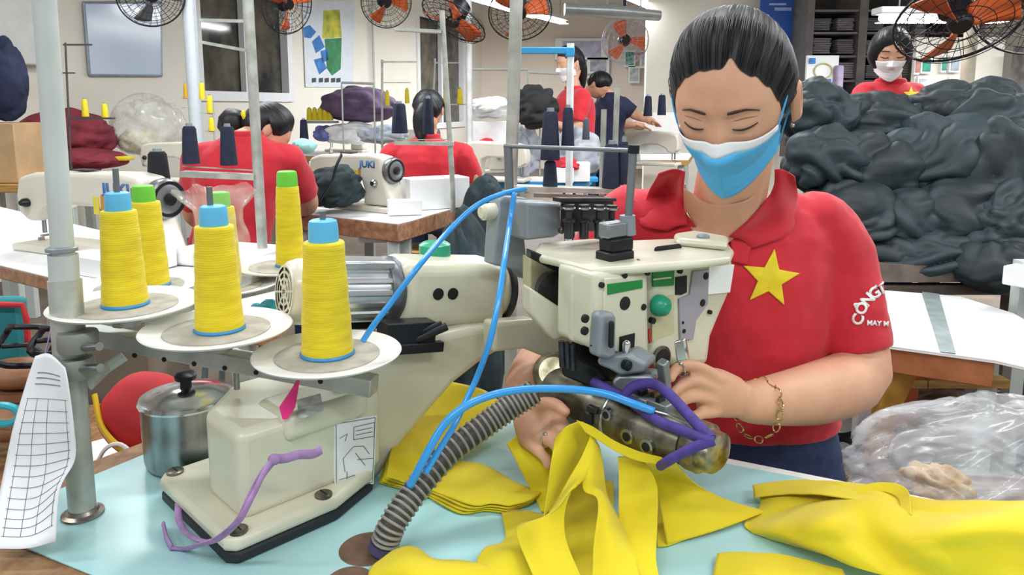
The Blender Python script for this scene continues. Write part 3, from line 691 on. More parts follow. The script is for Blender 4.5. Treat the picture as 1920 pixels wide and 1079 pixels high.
yc('yellow flap falling from the arm bed to the right across the table', [[(1205,858,0,.815),(1240,860,0,.80),(1268,868,0,.795)],[(1222,890,.062),(1262,892,.058),(1300,905,.05)],[(1236,945,.03),(1300,945,.03),(1362,938,.02)],[(1250,1022,.003),(1345,995,.006),(1435,962,.006)]], seed=16, wr=.005, ws=9, soft=True)
yc('yellow scrap lying flat under the right flap of cloth', [[(1232,930,.004),(1262,925,.004),(1300,935,.004)],[(1232,1026,.002),(1252,1024,.002),(1290,1010,.003)]], seed=17)
yc('yellow cloth lying inside the arched opening on the table', [[(1050,900,.012),(1100,890,.012),(1150,905,.012)],[(1040,980,.006),(1090,985,.01),(1150,990,.006)],[(1040,1085,.003),(1090,1090,.006),(1150,1090,.003)]], seed=18, wr=.004)
# left small pieces
yc('yellow piece lying left of the draped panels, folded corner up', [[(940,962,.004),(975,955,.004),(1015,962,.006)],[(945,1010,.006),(985,1000,.012),(1030,1000,.012)],[(905,1030,.012),(960,1040,.016),(1010,1060,.01)],[(880,1085,.003),(940,1095,.006),(1010,1110,.003)]], seed=19, wr=.004)
yc('low yellow heap at the bottom edge beside the hose hole', [[(735,1040,.012),(770,1026,.018),(800,1040,.018),(808,1050,.008)],[(700,1066,.008),(760,1062,.022),(810,1064,.018),(900,1058,.01)],[(690,1090,.003),(760,1100,.01),(830,1100,.012),(960,1095,.004)]], seed=20, wr=.005, ws=16, soft=True)
# big garment on right
yc('large rumpled yellow garment piled on the right end of the table', [
 [(1412,912,.012),(1475,906,.02),(1560,905,.035),(1630,908,.045),(1690,925,.05),(1760,935,.055),(1850,938,.07),(1960,948,.08)],
 [(1425,945,.008),(1490,945,.03),(1560,935,.045),(1640,930,.06),(1720,955,.06),(1800,958,.075),(1880,965,.085),(1975,975,.09)],
 [(1395,985,.004),(1470,985,.03),(1550,980,.055),(1620,975,.05),(1700,995,.065),(1790,1000,.08),(1880,1005,.08),(1985,1015,.085)],
 [(1440,1008,.004),(1510,1020,.028),(1580,1020,.04),(1650,1030,.035),(1730,1040,.055),(1810,1045,.06),(1900,1050,.06),(1995,1060,.06)],
 [(1530,1040,.003),(1590,1060,.02),(1650,1075,.025),(1720,1090,.03),(1800,1100,.035),(1880,1105,.04),(1960,1110,.04),(2020,1110,.04)]], seed=21, wr=.017, ws=8.5, nu=100, nv=140, soft=True, aniso=(.75,1.25,.6), fixdir=(-.15,-.5,.85), folds=(.75,1.0,26,.55))
yc('yellow fold lying along the upper edge of the large right-hand garment', [[(1410,910,.018),(1480,900,.03),(1560,903,.045),(1595,915,.05)],[(1414,935,.012),(1480,925,.032),(1560,930,.05),(1620,940,.055)]], seed=22, wr=.003)
yc('curled yellow collar strip on the crest of the large right-hand garment', [[(1580,938,.046),(1640,922,.052),(1680,932,.052),(1690,962,.052)],[(1572,930,.048),(1640,906,.058),(1698,916,.060),(1708,966,.058)]], seed=23, wr=.002, nu=14)
yc('flat yellow pieces at the bottom right, before the large garment', [[(1345,1040,.006),(1420,1036,.008),(1500,1048,.01),(1580,1068,.012)],[(1335,1085,.004),(1420,1080,.008),(1500,1085,.01),(1590,1095,.008)]], seed=24, wr=.003)
# ================================================================ PEOPLE
SKIN = mat('skin', '#dba98b', .5, var=.05, vs=18, bump=.06, bs=500, hex2='#d29d80', spec=.35)
SKIN2 = mat('skin_arm', '#e0b08e', .5, var=.05, vs=18, spec=.35)
LIP = mat('lash_dark', '#1d1512', .6)
CREASE = mat('skin_crease', '#a8765c', .6)
BROW = mat('brow_brown', '#4a352c', .8)
HAIR = mat('black_hair', '#1a1a20', .47, var=.35, vs=60, stretch=(1,1,1), bump=.1, hex2='#0d0d11', spec=.45)
RED = mat('red_jersey', '#cf2233', .8, var=.03, vs=10, bump=.1, bs=900, sheen=.2, hex2='#c41c2d')
DENIM = mat('dark_denim', '#2b3c63', .8, var=.12, vs=50, bump=.2, bs=600, hex2='#222f50')
STAR = mat('star_yellow', '#f2d823', .7, var=.05, vs=60)
WPRINT = mat('white_print', '#f5f3f0', .7)
MASKB = mat('mask_blue', '#4fb4ea', .65, var=.03, vs=20, bump=.08, bs=700)
MASKW = mat('mask_white', '#eef0f4', .7, var=.02)
GOLD = mat('gold_metal', '#d2b878', .25, 1, var=.1, vs=60)
SILV = mat('silver_metal', '#c9c8c4', .22, 1, var=.1, vs=60)
def g(x, s): return exp(-(x/s)**2)
def head_p(lon, lat, detail=True):
    """point on the face/skull; lon 0 = front, lat -90..90 ; X = person's right, Y = forward, Z = up"""
    cl, sl = cos(lat), sin(lat)
    x = .0735*math.copysign(abs(sin(lon))**.92, sin(lon))*cl**.9 if cl > 0 else 0; y = .093*cos(lon)*cl**.92 if cl > 0 else 0; z = (.113 if sl < 0 else .105)*sl
    if z < -.01:
        f = (-z-.01)/.103
        x *= 1-.40*f**1.5
        if y < 0: y *= 1-.45*f
    if y > 0:
        y *= 1 - .07*max(0, z/.113)**2
        y -= .0
        if detail:
            k = min(1, y/.05)
            ax_ = abs(x)
            y += k*(.0035*g(z-.022,.010)*g(ax_-.024,.026) - .0075*g(ax_-.033,.016)*g(z-.002,.012) - .002*g(x,.016)*g(z-.006,.010))
            nz = 0
            if -.062 < z < .02:
                t = min(1, max(0, (.014-z)/.052)); nz = .004+.019*t**1.3
                if z < -.040: nz *= max(0, 1-((-.040-z)/.02))**.8
                if z > .006: nz *= (.02-z)/.014
                y += nz*g(x, .0085+.004*t)
                y += .007*g(ax_-.014,.006)*g(z+.041,.007)
            y += k*(.005*g(ax_-.042,.022)*g(z+.030,.022) + .006*g(x,.022)*g(z+.098,.014) + .004*g(x,.02)*g(z+.068,.012))
            # lids
            dx = ax_-.0325; dz = z-.0005; q = (dx/.0165)**2+(dz/.0105)**2
            if q < 1: y += .0062*sqrt(1-q)
    return V((x, y, z))
def head_mesh(mb, hc, R, nu=150, nv=110, s=1.0, detail=True):
    vs, fs = [], []
    for i in range(1, nv):
        lat = -pi/2+pi*i/nv
        for j in range(nu): vs.append(hc + R @ (head_p(2*pi*j/nu, lat, detail)*s))
    vs += [hc + R @ V((0,0,-.113*s)), hc + R @ V((0,0,.113*s))]; nb = (nv-1)*nu
    for i in range(nv-2):
        for j in range(nu): fs.append((i*nu+j, i*nu+(j+1) % nu, (i+1)*nu+(j+1) % nu, (i+1)*nu+j))
    for j in range(nu): fs.append((nb, (j+1) % nu, j)); fs.append((nb+1, (nv-2)*nu+j, (nv-2)*nu+(j+1) % nu))
    mb.add(vs, fs)
def head_R(yaw, pitch, roll=0):
    """yaw: degrees the face turns from facing the camera (-Y) towards picture left; pitch: down"""
    F = V((-sin(radians(yaw)), -cos(radians(yaw)), 0)); Zu = V((0,0,1)); X = F.cross(Zu)
    p = radians(pitch); F2 = F*cos(p)-Zu*sin(p); U2 = Zu*cos(p)+F*sin(p)
    r = radians(roll); X2 = X*cos(r)+U2*sin(r); U3 = U2*cos(r)-X*sin(r)
    return frame(X2, F2, U3)
def face_y(x, z):
    """forward distance of the face surface at local (x, z)"""
    lat = math.asin(max(-.98, min(.98, z/.113)))
    best = 0; lo, hi = -pi/2, pi/2
    for _ in range(30):
        m = (lo+hi)/2
        if head_p(m, lat).x < x: lo = m
        else: hi = m
    return head_p((lo+hi)/2, lat).y
def hair_shell(name, hc, R, parent, line, thick=.018, nu=220, nv=46, ridges=70, amp=.0016, s=1.0, crown=(0,-.35,.94), back_len=None, m=None, rise=3.2):
    """line(lon) -> lat of hair edge. Strands run from the edge to the crown point."""
    cw = V(crown).normalized(); rows = []
    clat, clon = math.asin(cw.z), atan2(cw.x, cw.y)
    for j in range(nv):
        t = j/(nv-1); rr = []
        for i in range(nu):
            lon = -pi+2*pi*i/nu; la = line(lon)
            d0 = V((sin(lon)*cos(la), cos(lon)*cos(la), sin(la)))
            # slerp to the crown
            om = d0.angle(cw); d = (d0*sin((1-t)*om)+cw*sin(t*om))/max(1e-6, sin(om)) if om > 1e-4 else cw
            d.normalize()
            p = head_p(atan2(d.x, d.y), math.asin(max(-1, min(1, d.z))), False)
            n = V((p.x/.0054, p.y/.0086, p.z/.0128)).normalized()
            e_ = min(1, t*rise); th = thick*(e_*e_*(3-2*e_))**.7*(1-.12*t)
            rd = amp*(noise.noise(V((lon*ridges/4, t*1.2, 1)))+.7*noise.noise(V((lon*ridges/1.6, t*1.5, 5))))*min(1, t*6)*(1-t**4)
            rr.append(hc + R @ ((p + n*(th+rd+.0012))*s))
        rows.append(rr)
    mb = MB().grid(rows, wrap=True)
    return mb.build(name, m or HAIR, parent, sharp=0)
def arm(mb, pts, rs, n=16): mb.capsule(spline(pts, 14), spline(rs, 14), n)
# ---------------------------------------------------------------- main woman
hc = P(1370,176,1.03); R = head_R(27, 28, 0)
wl = lambda x, y, z: hc + R @ V((x,y,z))
pw = thing('person', 'woman in red polo shirt and blue face mask working at the cream machine', 'person', V((.46,1.24,0)))
body = MB()
head_mesh(body, hc, R)
X1 = V((1,0,0)); Y1 = V((0,1,0))
nk = P(1362,400,1.155)
body.capsule([hc + R @ V((0,-.03,-.05)), hc + R @ V((0,-.045,-.09)) , nk, nk+V((0,.04,-.06))], [.055,.052,.056,.07], 24)
ncx = lambda px, d, py: P(px, py, d)
dpt = 1.21
tor = [(P(1405,940,1.24),.158,.115),(P(1395,860,1.24),.155,.11),(P(1378,760,1.225),.145,.105),(P(1368,660,1.22),.146,.108),(P(1366,560,1.215),.155,.112),(P(1368,480,1.21),.165,.105),(P(1372,425,1.205),.165,.085),(P(1372,392,1.20),.12,.065),(P(1370,372,1.195),.06,.05)]
body.loft([(c,a,b,X1,Y1) for c,a,b in tor], 40)
# left arm of the woman (picture right)
LA = [P(1540,440,1.20), P(1578,530,1.19), P(1602,640,1.165), P(1606,706,1.13), P(1530,738,1.06), P(1440,752,1.0), P(1405,755,.978)]
arm(body, LA, [.046,.050,.049,.049,.046,.034,.0285], 24)
# her right arm (picture left), mostly behind the machine
RA = [P(1180,425,1.21), P(1120,500,1.22), P(1070,600,1.24), P(1036,660,1.19), P(998,705,1.10), P(982,750,1.0)]
arm(body, RA, [.046,.053,.048,.045,.038,.030], 20)
def finger(pxs, rs): body.capsule(spline([P(*p) for p in pxs], 12), spline(rs, 12), 12)
# left hand
body.capsule(spline([P(1412,756,.980), P(1375,748,.965), P(1335,738,.952)], 8), [(.021+.013*i/7, .0135) for i in range(8)], 18, up=(0,0,1))
finger([(1350,712,.953),(1318,693,.944),(1288,686,.936),(1266,694,.926),(1258,710,.918)], [.0095,.0086,.008,.0074,.0062])
finger([(1338,728,.948),(1305,716,.936),(1280,722,.927),(1262,738,.918)], [.0092,.0086,.008,.0063])
finger([(1336,750,.946),(1304,744,.934),(1282,750,.925),(1268,764,.918)], [.0092,.0084,.0078,.0062])
finger([(1342,772,.948),(1318,776,.938),(1300,782,.930),(1288,794,.926)], [.0086,.0078,.007,.0058])
finger([(1380,722,.975),(1340,704,.968),(1300,708,.95),(1272,722,.935)], [.012,.0105,.009,.0068])
# right hand
body.capsule(spline([P(984,750,.985), P(990,778,.945), P(1006,806,.915)], 8), [(.019+.012*i/7, .0125) for i in range(8)], 18, up=(.6,0,.5))
finger([(1012,784,.925),(1036,784,.900),(1056,796,.888),(1066,814,.882)], [.0086,.008,.0074,.006])
finger([(1018,796,.912),(1042,799,.890),(1056,813,.880),(1060,832,.876)], [.0088,.0082,.0075,.006])
finger([(1006,820,.902),(1030,826,.882),(1044,840,.872),(1047,856,.870)], [.0086,.008,.0074,.006])
finger([(990,832,.905),(1010,848,.885),(1024,862,.874),(1026,874,.872)], [.0078,.0072,.0066,.0055])
finger([(996,768,.95),(1020,758,.92),(1042,760,.900),(1060,772,.888)], [.0105,.0095,.0085,.0065])
# legs down to the floor
hpL, hpR = P(1445,930,1.25), P(1330,930,1.25)
for hp_, kx in ((hpL, .05), (hpR, -.05)):
    ft = V((hp_.x+kx*.3, 1.27, .05)); kn = V((hp_.x+kx*.3, 1.23, .42))
    body.capsule([hp_, kn, ft], [.08,.055,.04], 14)
    body.capsule([ft+V((0,.03,-.012)), ft+V((-.01,-.12,-.022))], [.036,.028], 12)
wb = body.build('body', SKIN, pw, remesh=.0032, smiter=3, sharp=0)
# ears
for sx in (-1,):
    e = MB(); ec = V((sx*.0735,-.014,-.020))
    rows = []
    for i in range(14):
        f = i/13; rr = []
        for j in range(26):
            a = 2*pi*j/26; rx, rz = .019*(1-f), .033*(1-f)
            bump = .010*sin(pi*min(1, f*1.7))*(1 if f < .55 else .3)
            q = ec + V((sx*(.004+bump), -.006+rx*cos(a)*(1+.15*sin(a)) - .004*f, rz*sin(a)+.004*cos(a)))
            rr.append(wl(q.x, q.y, q.z))
        rows.append(rr)
    e.grid(rows, wrap=True); e.build('ear', SKIN, pw, solid=.003, sharp=0, fixn=False)
    st_ = MB().ell(wl(sx*.079,-.006,-.052), .0028).build('ear_stud', SILV, pw)
# brows, lashes
def fpt(x, z, off=.0008): return wl(x, face_y(x, z)+off, z)
for sx in (1, -1):
    b = MB(); n_ = 16; top, bot = [], []
    pts = []
    for i in range(n_):
        t = i/(n_-1); x = sx*(.0135+.036*t); z = .0155+.0030*(1-t)+.0035*sin(pi*min(1,t*.9+.02))-.004*max(0,t-.6)/.4
        wdt = .0024*(1-.75*t**1.5)*(.6+.4*min(1,t*5)); top.append(fpt(x, z+wdt)); bot.append(fpt(x, z-wdt))
    b.grid([top, bot]); b.build('eyebrow', BROW, pw, solid=.0009, fixn=False, sharp=0)
    l = MB(); pts = []
    for i in range(15):
        t = i/14; x = sx*(.0185+.0285*t); z = -.0045-.0026*sin(pi*t)+.001*t; pts.append(fpt(x, z, .0004))
    l.tube(pts, [.0004+.0009*sin(pi*(.1+.8*i/14)) for i in range(15)], 8); l.build('eyelashes', LIP, pw)
    l = MB(); pts = []
    for i in range(15):
        t = i/14; x = sx*(.0175+.031*t); z = .0060+.0025*sin(pi*t)-.001*t; pts.append(fpt(x, z, -.0003))
    l.tube(pts, [.0003+.0006*sin(pi*i/14) for i in range(15)], 6); l.build('eyelid_crease', CREASE, pw)
# hair
def line_main(lon):
    a = abs(lon); 
    k = [(0,.72),(.35,.69),(.7,.55),(.95,.34),(1.15,.08),(1.3,-.16),(1.42,-.12),(1.55,.12),(1.75,.1),(1.95,-.25),(2.3,-.55),(3.15,-.62)]
    for (x0,y0),(x1,y1) in zip(k, k[1:]):
        if a <= x1:
            t = (a-x0)/(x1-x0); t = t*t*(3-2*t); return lerp(y0,y1,t) + .02*noise.noise(V((lon*6,0,3))) + .17*g(lon+.26,.12)
    return -.62
hair = hair_shell('hair', hc, R, pw, line_main, thick=.0135, nu=620, nv=60, ridges=190, amp=.0017, crown=(0,-.93,.35), rise=2.6)
MB().ell(wl(0,-.128,.03), (.036,.03,.034), R, fn=lambda p: p*(1+.05*noise.noise(p*90))).build('hair_bun', HAIR, pw, sharp=0)
wis = MB()
for k_ in range(60):
    lon = random.uniform(-1.3,1.3); la = line_main(lon)+.015; d = V((sin(lon)*cos(la),cos(lon)*cos(la),sin(la)))
    pts = []
    for i in range(7):
        t = i/6*.35; om = d.angle(V((0,-.9,.43))); q = (d*sin((1-t)*om)+V((0,-.9,.43)).normalized()*sin(t*om)).normalized()
        p = head_p(atan2(q.x,q.y), math.asin(q.z), False); pts.append(wl(*(p*(1.008+.135*min(1,i/3)+.008*random.random()))))
    wis.tube(pts, .0006, 4)
wis.build('loose_hair', HAIR, pw)
# mask
def mask(parent, hc, R, col, sc=1.0, white_band=True, w=.067):
    rows = []; band = []
    nz_, nx_ = 26, 33
    for i in range(nz_):
        t = i/(nz_-1); rr = []
        for j in range(nx_):
            u = -1+2*j/(nx_-1)
            zt = -.020 - .004*abs(u) + .006*(1-abs(u))**2; zb = -.118+.034*abs(u)**1.6
            z = lerp(zt, zb, t); x = u*w*(1-.10*t*abs(u))
            yy = max(face_y(x*.97, max(-.105, z)), .030*(1-abs(u))+.05*(1-abs(u)**2.2)) + .0045
            dome = .012*(1-abs(u)**2)*sin(pi*min(1,max(0,t*.9+.08)))
            pl = .0022*(((t*7) % 1)-.5)*(1-abs(u)**4) if t > .15 else 0
            p = V((x, yy+dome+pl, z)); rr.append(hc + R @ (p*sc))
        rows.append(rr)
    k = 4 if white_band else 0
    m = MB().grid(rows[k:] if k else rows).build('face_mask', col, parent, solid=.0012, sharp=0, fixn=False)
    if k: MB().grid(rows[:k+1]).build('mask_band', MASKW, m, solid=.0012, sharp=0, fixn=False)
    for sx in (1,-1):
        a = rows[2][-1 if sx > 0 else 0]; b = rows[-4][-1 if sx > 0 else 0]
        ear = hc + R @ (V((sx*.0765,-.012,.018))*sc); ear2 = hc + R @ (V((sx*.077,-.016,-.014))*sc)
        mid = hc + R @ (V((sx*.0755,.022,.006))*sc)
        MB().tube(spline([a, mid, ear, ear2, b], 24), .0014*sc, 6, flat=.6).build('ear_loop', MASKW if col is MASKW else col, m)
    return m
mask(pw, hc, R, MASKB)
# shirt
sh = MB()
ts_ = [(P(1400,780,1.235),.158,.121),(P(1384,730,1.225),.154,.119),(P(1370,680,1.22),.155,.120),(P(1366,580,1.215),.164,.124),(P(1369,490,1.21),.176,.115),(P(1372,432,1.205),.178,.094),(P(1372,395,1.20),.135,.074),(P(1371,376,1.195),.075,.064)]
sh.loft([(c,a,b,X1,Y1) for c,a,b in ts_], 44)
SL = spline([P(1500,415,1.20), P(1540,435,1.2), P(1575,520,1.187), P(1602,655,1.16)], 12)
sh.capsule([P(1480,418,1.2),P(1535,432,1.2)],[.05,.055],20); sh.tube(SL, spline([.055,.062,.062,.060], 12), 28)
sh.capsule([P(1262,414,1.2),P(1200,424,1.205)],[.056,.062],20)
SR = spline([P(1215,405,1.205), P(1170,440,1.21), P(1120,515,1.22), P(1085,590,1.21)], 12)
sh.tube(SR, spline([.064,.068,.066,.062], 12), 28)
shirt = sh.build('shirt', RED, pw, remesh=.0045, smiter=10, sharp=0, disp=(.012,.07))
# chest skin in the collar opening + collar
tree = bvh(shirt)
tb2 = bvh(shirt, wb)
def patch(name, rowspx, m, off=.004, nu=16, nv=16, thick=.0016, tree=tree, parent=pw, fb=1.1):
    rows = [spline([onto(tree, p[0], p[1], off, p[2] if len(p) > 2 else fb) for p in r], nv) for r in rowspx]
    cols = [spline([r[j] for r in rows], nu) for j in range(nv)]
    return MB().grid([[cols[j][i] for j in range(nv)] for i in range(nu)]).build(name, m, parent, solid=thick, sharp=0, fixn=False)
patch('collar_opening_skin', [[(1282,352),(1330,380),(1390,376),(1442,345)],[(1284,400),(1330,420),(1385,420),(1412,400)],[(1300,440),(1340,455),(1365,455),(1380,436)]], SKIN, .0035, thick=.001, tree=tb2)
def raised(name, rows_, offs, m, th=.0022):
    rows = []
    for r, o in zip(rows_, offs): rows.append(spline([onto(tb2, x, y, o) for x, y in r], 16))
    cols = [spline([r[j] for r in rows], 16) for j in range(16)]
    return MB().grid([[cols[j][i] for j in range(16)] for i in range(16)]).build(name, m, pw, solid=th, sharp=0, fixn=False)
raised('collar', [[(1452,318),(1440,352),(1408,400),(1366,440)],[(1468,318),(1462,362),(1438,410),(1388,452)],[(1490,332),(1494,385),(1476,440),(1408,466)]], [.007,.009,.005], RED)
raised('collar', [[(1284,322),(1280,352),(1282,390),(1290,425)],[(1262,318),(1252,360),(1256,400),(1272,428)],[(1235,326),(1212,372),(1200,420),(1252,436)]], [.007,.009,.005], RED)
patch('placket', [[(1366,436),(1390,452),(1408,462)],[(1368,455),(1388,466),(1402,474)],[(1372,490),(1386,494),(1400,496)]], RED, .005)
# star
tree = bvh(shirt)
def star(parent, cx, cy, r, rot, tr, m=STAR, sq=1.0, off=.0016):
    pts = []
    for k_ in range(10):
        a = radians(rot)+k_*pi/5; q = r if k_ % 2 == 0 else r*.42
        pts.append((cx+q*sin(a)*sq, cy-q*cos(a)))
    bm = bmesh.new(); vs = [bm.verts.new((x,y,0)) for x,y in pts]; c_ = bm.verts.new((cx,cy,0))
    for i in range(10): bm.faces.new((c_, vs[i], vs[(i+1) % 10]))
    bmesh.ops.subdivide_edges(bm, edges=bm.edges[:], cuts=7, use_grid_fill=True)
    V_ = [v.co.copy() for v in bm.verts]; bm.verts.index_update(); F_ = [tuple(v.index for v in f.verts) for f in bm.faces]; bm.free()
    return MB().add([onto(tr, p.x, p.y, off) for p in V_], F_).build('star_emblem', m, parent, solid=.0012, sharp=0, fixn=False)
star(pw, 1443, 523, 56, 8, tree)
# sleeve lettering
let = MB()
def letter(ch, cx, cy, size, ang, tr, bold=True, sq=1):
    vs, fs = textmesh(ch, size, bold)
    a = radians(ang)
    bm = bmesh.new(); bv = [bm.verts.new(v) for v in vs]
    for f in fs:
        try: bm.faces.new([bv[i] for i in f])
        except ValueError: pass
    out_ = []
    for v in bm.verts:
        x, y = v.co.x*sq, v.co.y; X_ = x*cos(a)+y*sin(a); Y_ = -x*sin(a)+y*cos(a)
        out_.append(onto(tr, cx+X_, cy-Y_, .0016))
    bm.verts.index_update(); F_ = [tuple(v.index for v in f.verts) for f in bm.faces]; bm.free()
    let.add(out_, F_)
for ch, x, y, a in (('C',1611,604,78),('Ô',1618,583,66),('N',1629,567,52),('G',1641,555,40),('T',1654,547,28)): letter(ch, x-3, y-4, 29, -a*.9, tree)
letter('MAY M', 1644, 607, 13, 3, tree)
let.build('sleeve_lettering', WPRINT, pw, solid=.0006, fixn=False, sharp=0)
# trousers
tr = MB(); tr.loft([(P(1408,950,1.245),.172,.128,X1,Y1),(P(1400,880,1.24),.166,.122,X1,Y1),(P(1384,700,1.228),.146,.108,X1,Y1)], 32)
for hp_, kx in ((hpL, .05), (hpR, -.05)):
    tr.tube([hp_+V((0,0,.03)), V((hp_.x+kx*.3,1.24,.42)), V((hp_.x+kx*.3,1.27,.07))], [.098,.078,.066], 20)
tr.build('jeans', DENIM, pw, remesh=.007, smiter=3, sharp=0, disp=(.006,.05))
# bracelet of loose links, ring, necklace
bc = P(1418,768,.985); br = MB(); rng = []
axw = (P(1440,752,1.0)-P(1405,755,.978)).normalized(); s1 = axw.cross(Zz).normalized(); s2 = s1.cross(axw)
for k_ in range(15):
    a = 2*pi*k_/15; rad_ = .036+.006*max(0, -sin(a))
    c = P(1422,758,.988)+s1*(rad_*cos(a))+s2*(rad_*1.05*sin(a)-.004)+axw*(.006*sin(a)); t = (-s1*sin(a)+s2*cos(a)); nn = axw if k_ % 2 else (s1*cos(a)+s2*sin(a))
    bx = t; by = nn
    br.tube([c+bx*(.0068*cos(q))+by*(.0048*sin(q)) for q in [2*pi*i/14 for i in range(14)]], .0011, 6, closed=True)
br.build('bracelet', GOLD, pw)
def ringo(c, d, r): 
    d = d.normalized(); s1 = d.cross(Zz).normalized(); s2 = s1.cross(d)
    MB().tube([c+s1*(r*cos(q))+s2*(r*sin(q)) for q in [2*pi*i/24 for i in range(24)]], .0013, 6, closed=True).ell(c+s2*r*.9+V((0,-.004,0)), .0026).build('finger_ring', SILV, pw)
ringo(P(1275,692,.930), P(1288,686,.936)-P(1266,694,.926), .0092)
ringo(P(1024,825,.887), P(1030,826,.882)-P(1006,820,.902), .0089)
MB().tube([onto(tb2, x, y, .0055) for x,y in ((1284,345),(1283,375),(1290,405),(1306,428))], .001, 6).build('necklace', GOLD, pw)
# ================================================================ ROOM
FLOORM = mat('floor_concrete', '#77695c', .6, var=.15, vs=5)
WALLM = mat('wall_cream', '#f1ece0', .7, var=.02, vs=2)
WALLF = mat('wall_far_beige', '#e6d9cd', .7, var=.02, vs=2)
CEIL = mat('ceiling_white', '#e9eae8', .8, var=.02)
wd = V((.30,.954,0)).normalized(); w0 = V((-1.8*2.08, 2.6*2.08, 0)); wn = V((wd.y,-wd.x,0))
def wp(t, z, o=0): return w0 + wd*t + wn*o + V((0,0,z))
def wpx(px, py, o=0): return W(px, py, w0 + wn*o, wn)
struct(MB().box((0,6,-.02), (22,24,.04)).build('floor', FLOORM))
struct(MB().box((0,6,3.32), (22,24,.04)).build('ceiling', CEIL))
# window openings in the slanted wall
wa, wb_ = wpx(372,170), wpx(543,170); wz = wa.z
t1_, t2_ = (wa-w0).dot(wd), (wb_-w0).dot(wd)
va, vb = wpx(783,160), wpx(868,160); t3_, t4_ = (va-w0).dot(wd), (vb-w0).dot(wd)
wl_ = MB()
def wseg(ta, tb, za, zb): wl_.box(wp((ta+tb)/2, (za+zb)/2, -.06), (tb-ta, .12, zb-za), frame(wd, -wn, Zz))
tend = 10.6
wseg(-3.5, t1_, 0, 3.3); wseg(t1_, t2_, 0, wz); wseg(t1_, t2_, 2.75, 3.3); wseg(t2_, t3_, 0, 3.3); wseg(t3_, t4_, 0, 1.0); wseg(t3_, t4_, 2.75, 3.3); wseg(t4_, tend, 0, 3.3)
struct(wl_.build('wall_left', WALLM, smooth=False))
struct(MB().box((4.5,15.4,1.65), (13,.12,3.3)).build('wall_far', WALLF, smooth=False))
struct(MB().box((8.2,9,1.65), (.12,13,3.3)).build('wall_right', WALLM, smooth=False))
FRAMEM = mat('window_white', '#eef1f4', .4, var=.02)
GLASS = mat('window_dark_glass', '#2f3134', .08, var=.5, vs=3, hex2='#6b6558', stretch=(1,1,1))
def window(n, ta, tb, za, zb, nv):
    f = MB(); k = .055
    for (a,b,c,d) in ((ta-.05,tb+.05,za-.1,za),(ta-.05,tb+.05,zb,zb+.06),(ta-.05,ta+k,za,zb),(tb-k,tb+.05,za,zb)):
        f.box(wp((a+b)/2,(c+d)/2,-.02), (b-a,.10,d-c), frame(wd,-wn,Zz))
    for i in range(1, nv):
        t = lerp(ta,tb,i/nv); f.box(wp(t,(za+zb)/2,-.03), (.07,.07,zb-za), frame(wd,-wn,Zz))
    o = struct(f.build('window_%d' % n, FRAMEM, smooth=False))
    MB().box(wp((ta+tb)/2,(za+zb)/2,-.08), (tb-ta,.01,zb-za), frame(wd,-wn,Zz)).build('pane', GLASS, o, smooth=False)
window(1, t1_, t2_, wz, 2.75, 2); window(2, t3_, t4_, 1.0, 2.75, 2)
# rail, conduit and pipes
struct(MB().cyl(wpx(697,0,.05)*1, V((wpx(697,0,.05).x, wpx(697,0,.05).y, .9)), .018).build('trim_1', GREYL))
def wallquad(pxs, th, name, m, label, cat, group=None, o=.012, bev=0):
    q = [wpx(x,y,o) for x,y in pxs]
    return tag(MB().prism(q, wn*th).build(name, m, None, bevel=bev), label, cat, group)
wb1 = thing('whiteboard', 'pale blue whiteboard with grey rim on the cream wall', 'whiteboard', wpx(232,143,.02))
q = [wpx(x,y,.015) for x,y in ((155,5),(300,5),(301,142),(166,141))]
MB().prism(q, wn*.012).build('board', mat('board_blue_white','#d9e6f7',.15,var=.06,vs=1.2,hex2='#c7d9f0'), wb1)
for a,b in ((0,1),(1,2),(2,3),(3,0)): MB().tube([q[a]+wn*.008,q[b]+wn*.008], .012, 8).build('rim', mat('rim_grey','#9aa7b5',.4,.4), wb1)
ps = thing('poster', 'white wall poster with blue, green and yellow bag drawings', 'poster', wpx(612,160,.02))
q = [wpx(x,y,.012) for x,y in ((566,2),(664,2),(661,163),(572,163))]
MB().prism(q, wn*.006).build('sheet', mat('poster_white','#dde5ee',.5,var=.03), ps)
def pblob(pxs, m, nm): MB().prism([wpx(x,y,.0185) for x,y in pxs], wn*.002).build(nm, m, ps)
pblob([(606,20),(636,18),(640,70),(604,72)], mat('poster_yellow','#d8cf3a',.6,var=.25,vs=6,hex2='#8b9a2f'), 'yellow_shape')
pblob([(608,73),(640,71),(638,130),(622,142),(612,128)], mat('poster_green','#2f8f5b',.6,var=.2,vs=8), 'green_shape')
for pts in ([(568,52),(580,47),(592,60),(582,72),(570,70)],[(584,78),(598,66),(608,88),(592,100)],[(588,112),(604,108),(612,128),(598,140)],[(600,96),(614,92),(616,112),(604,118)]): pblob(pts, mat('poster_blue','#2f86d6',.6,var=.2,vs=8), 'blue_shape')
for x in (588,601,612,624,634): pblob([(x-4,147),(x+4,146),(x+4,154),(x-4,155)], mat('poster_ink','#3a4048',.6), 'dark_shape')
tag(MB().box(wpx(30,40,.06), (.55,.1,.62), frame(wd,-wn,Zz)).build('wall_cabinet', mat('cabinet_white','#e8ebe8',.4,var=.03), None, bevel=.01), 'white wall cabinet high on the cream wall above the navy jacket', 'cabinet')
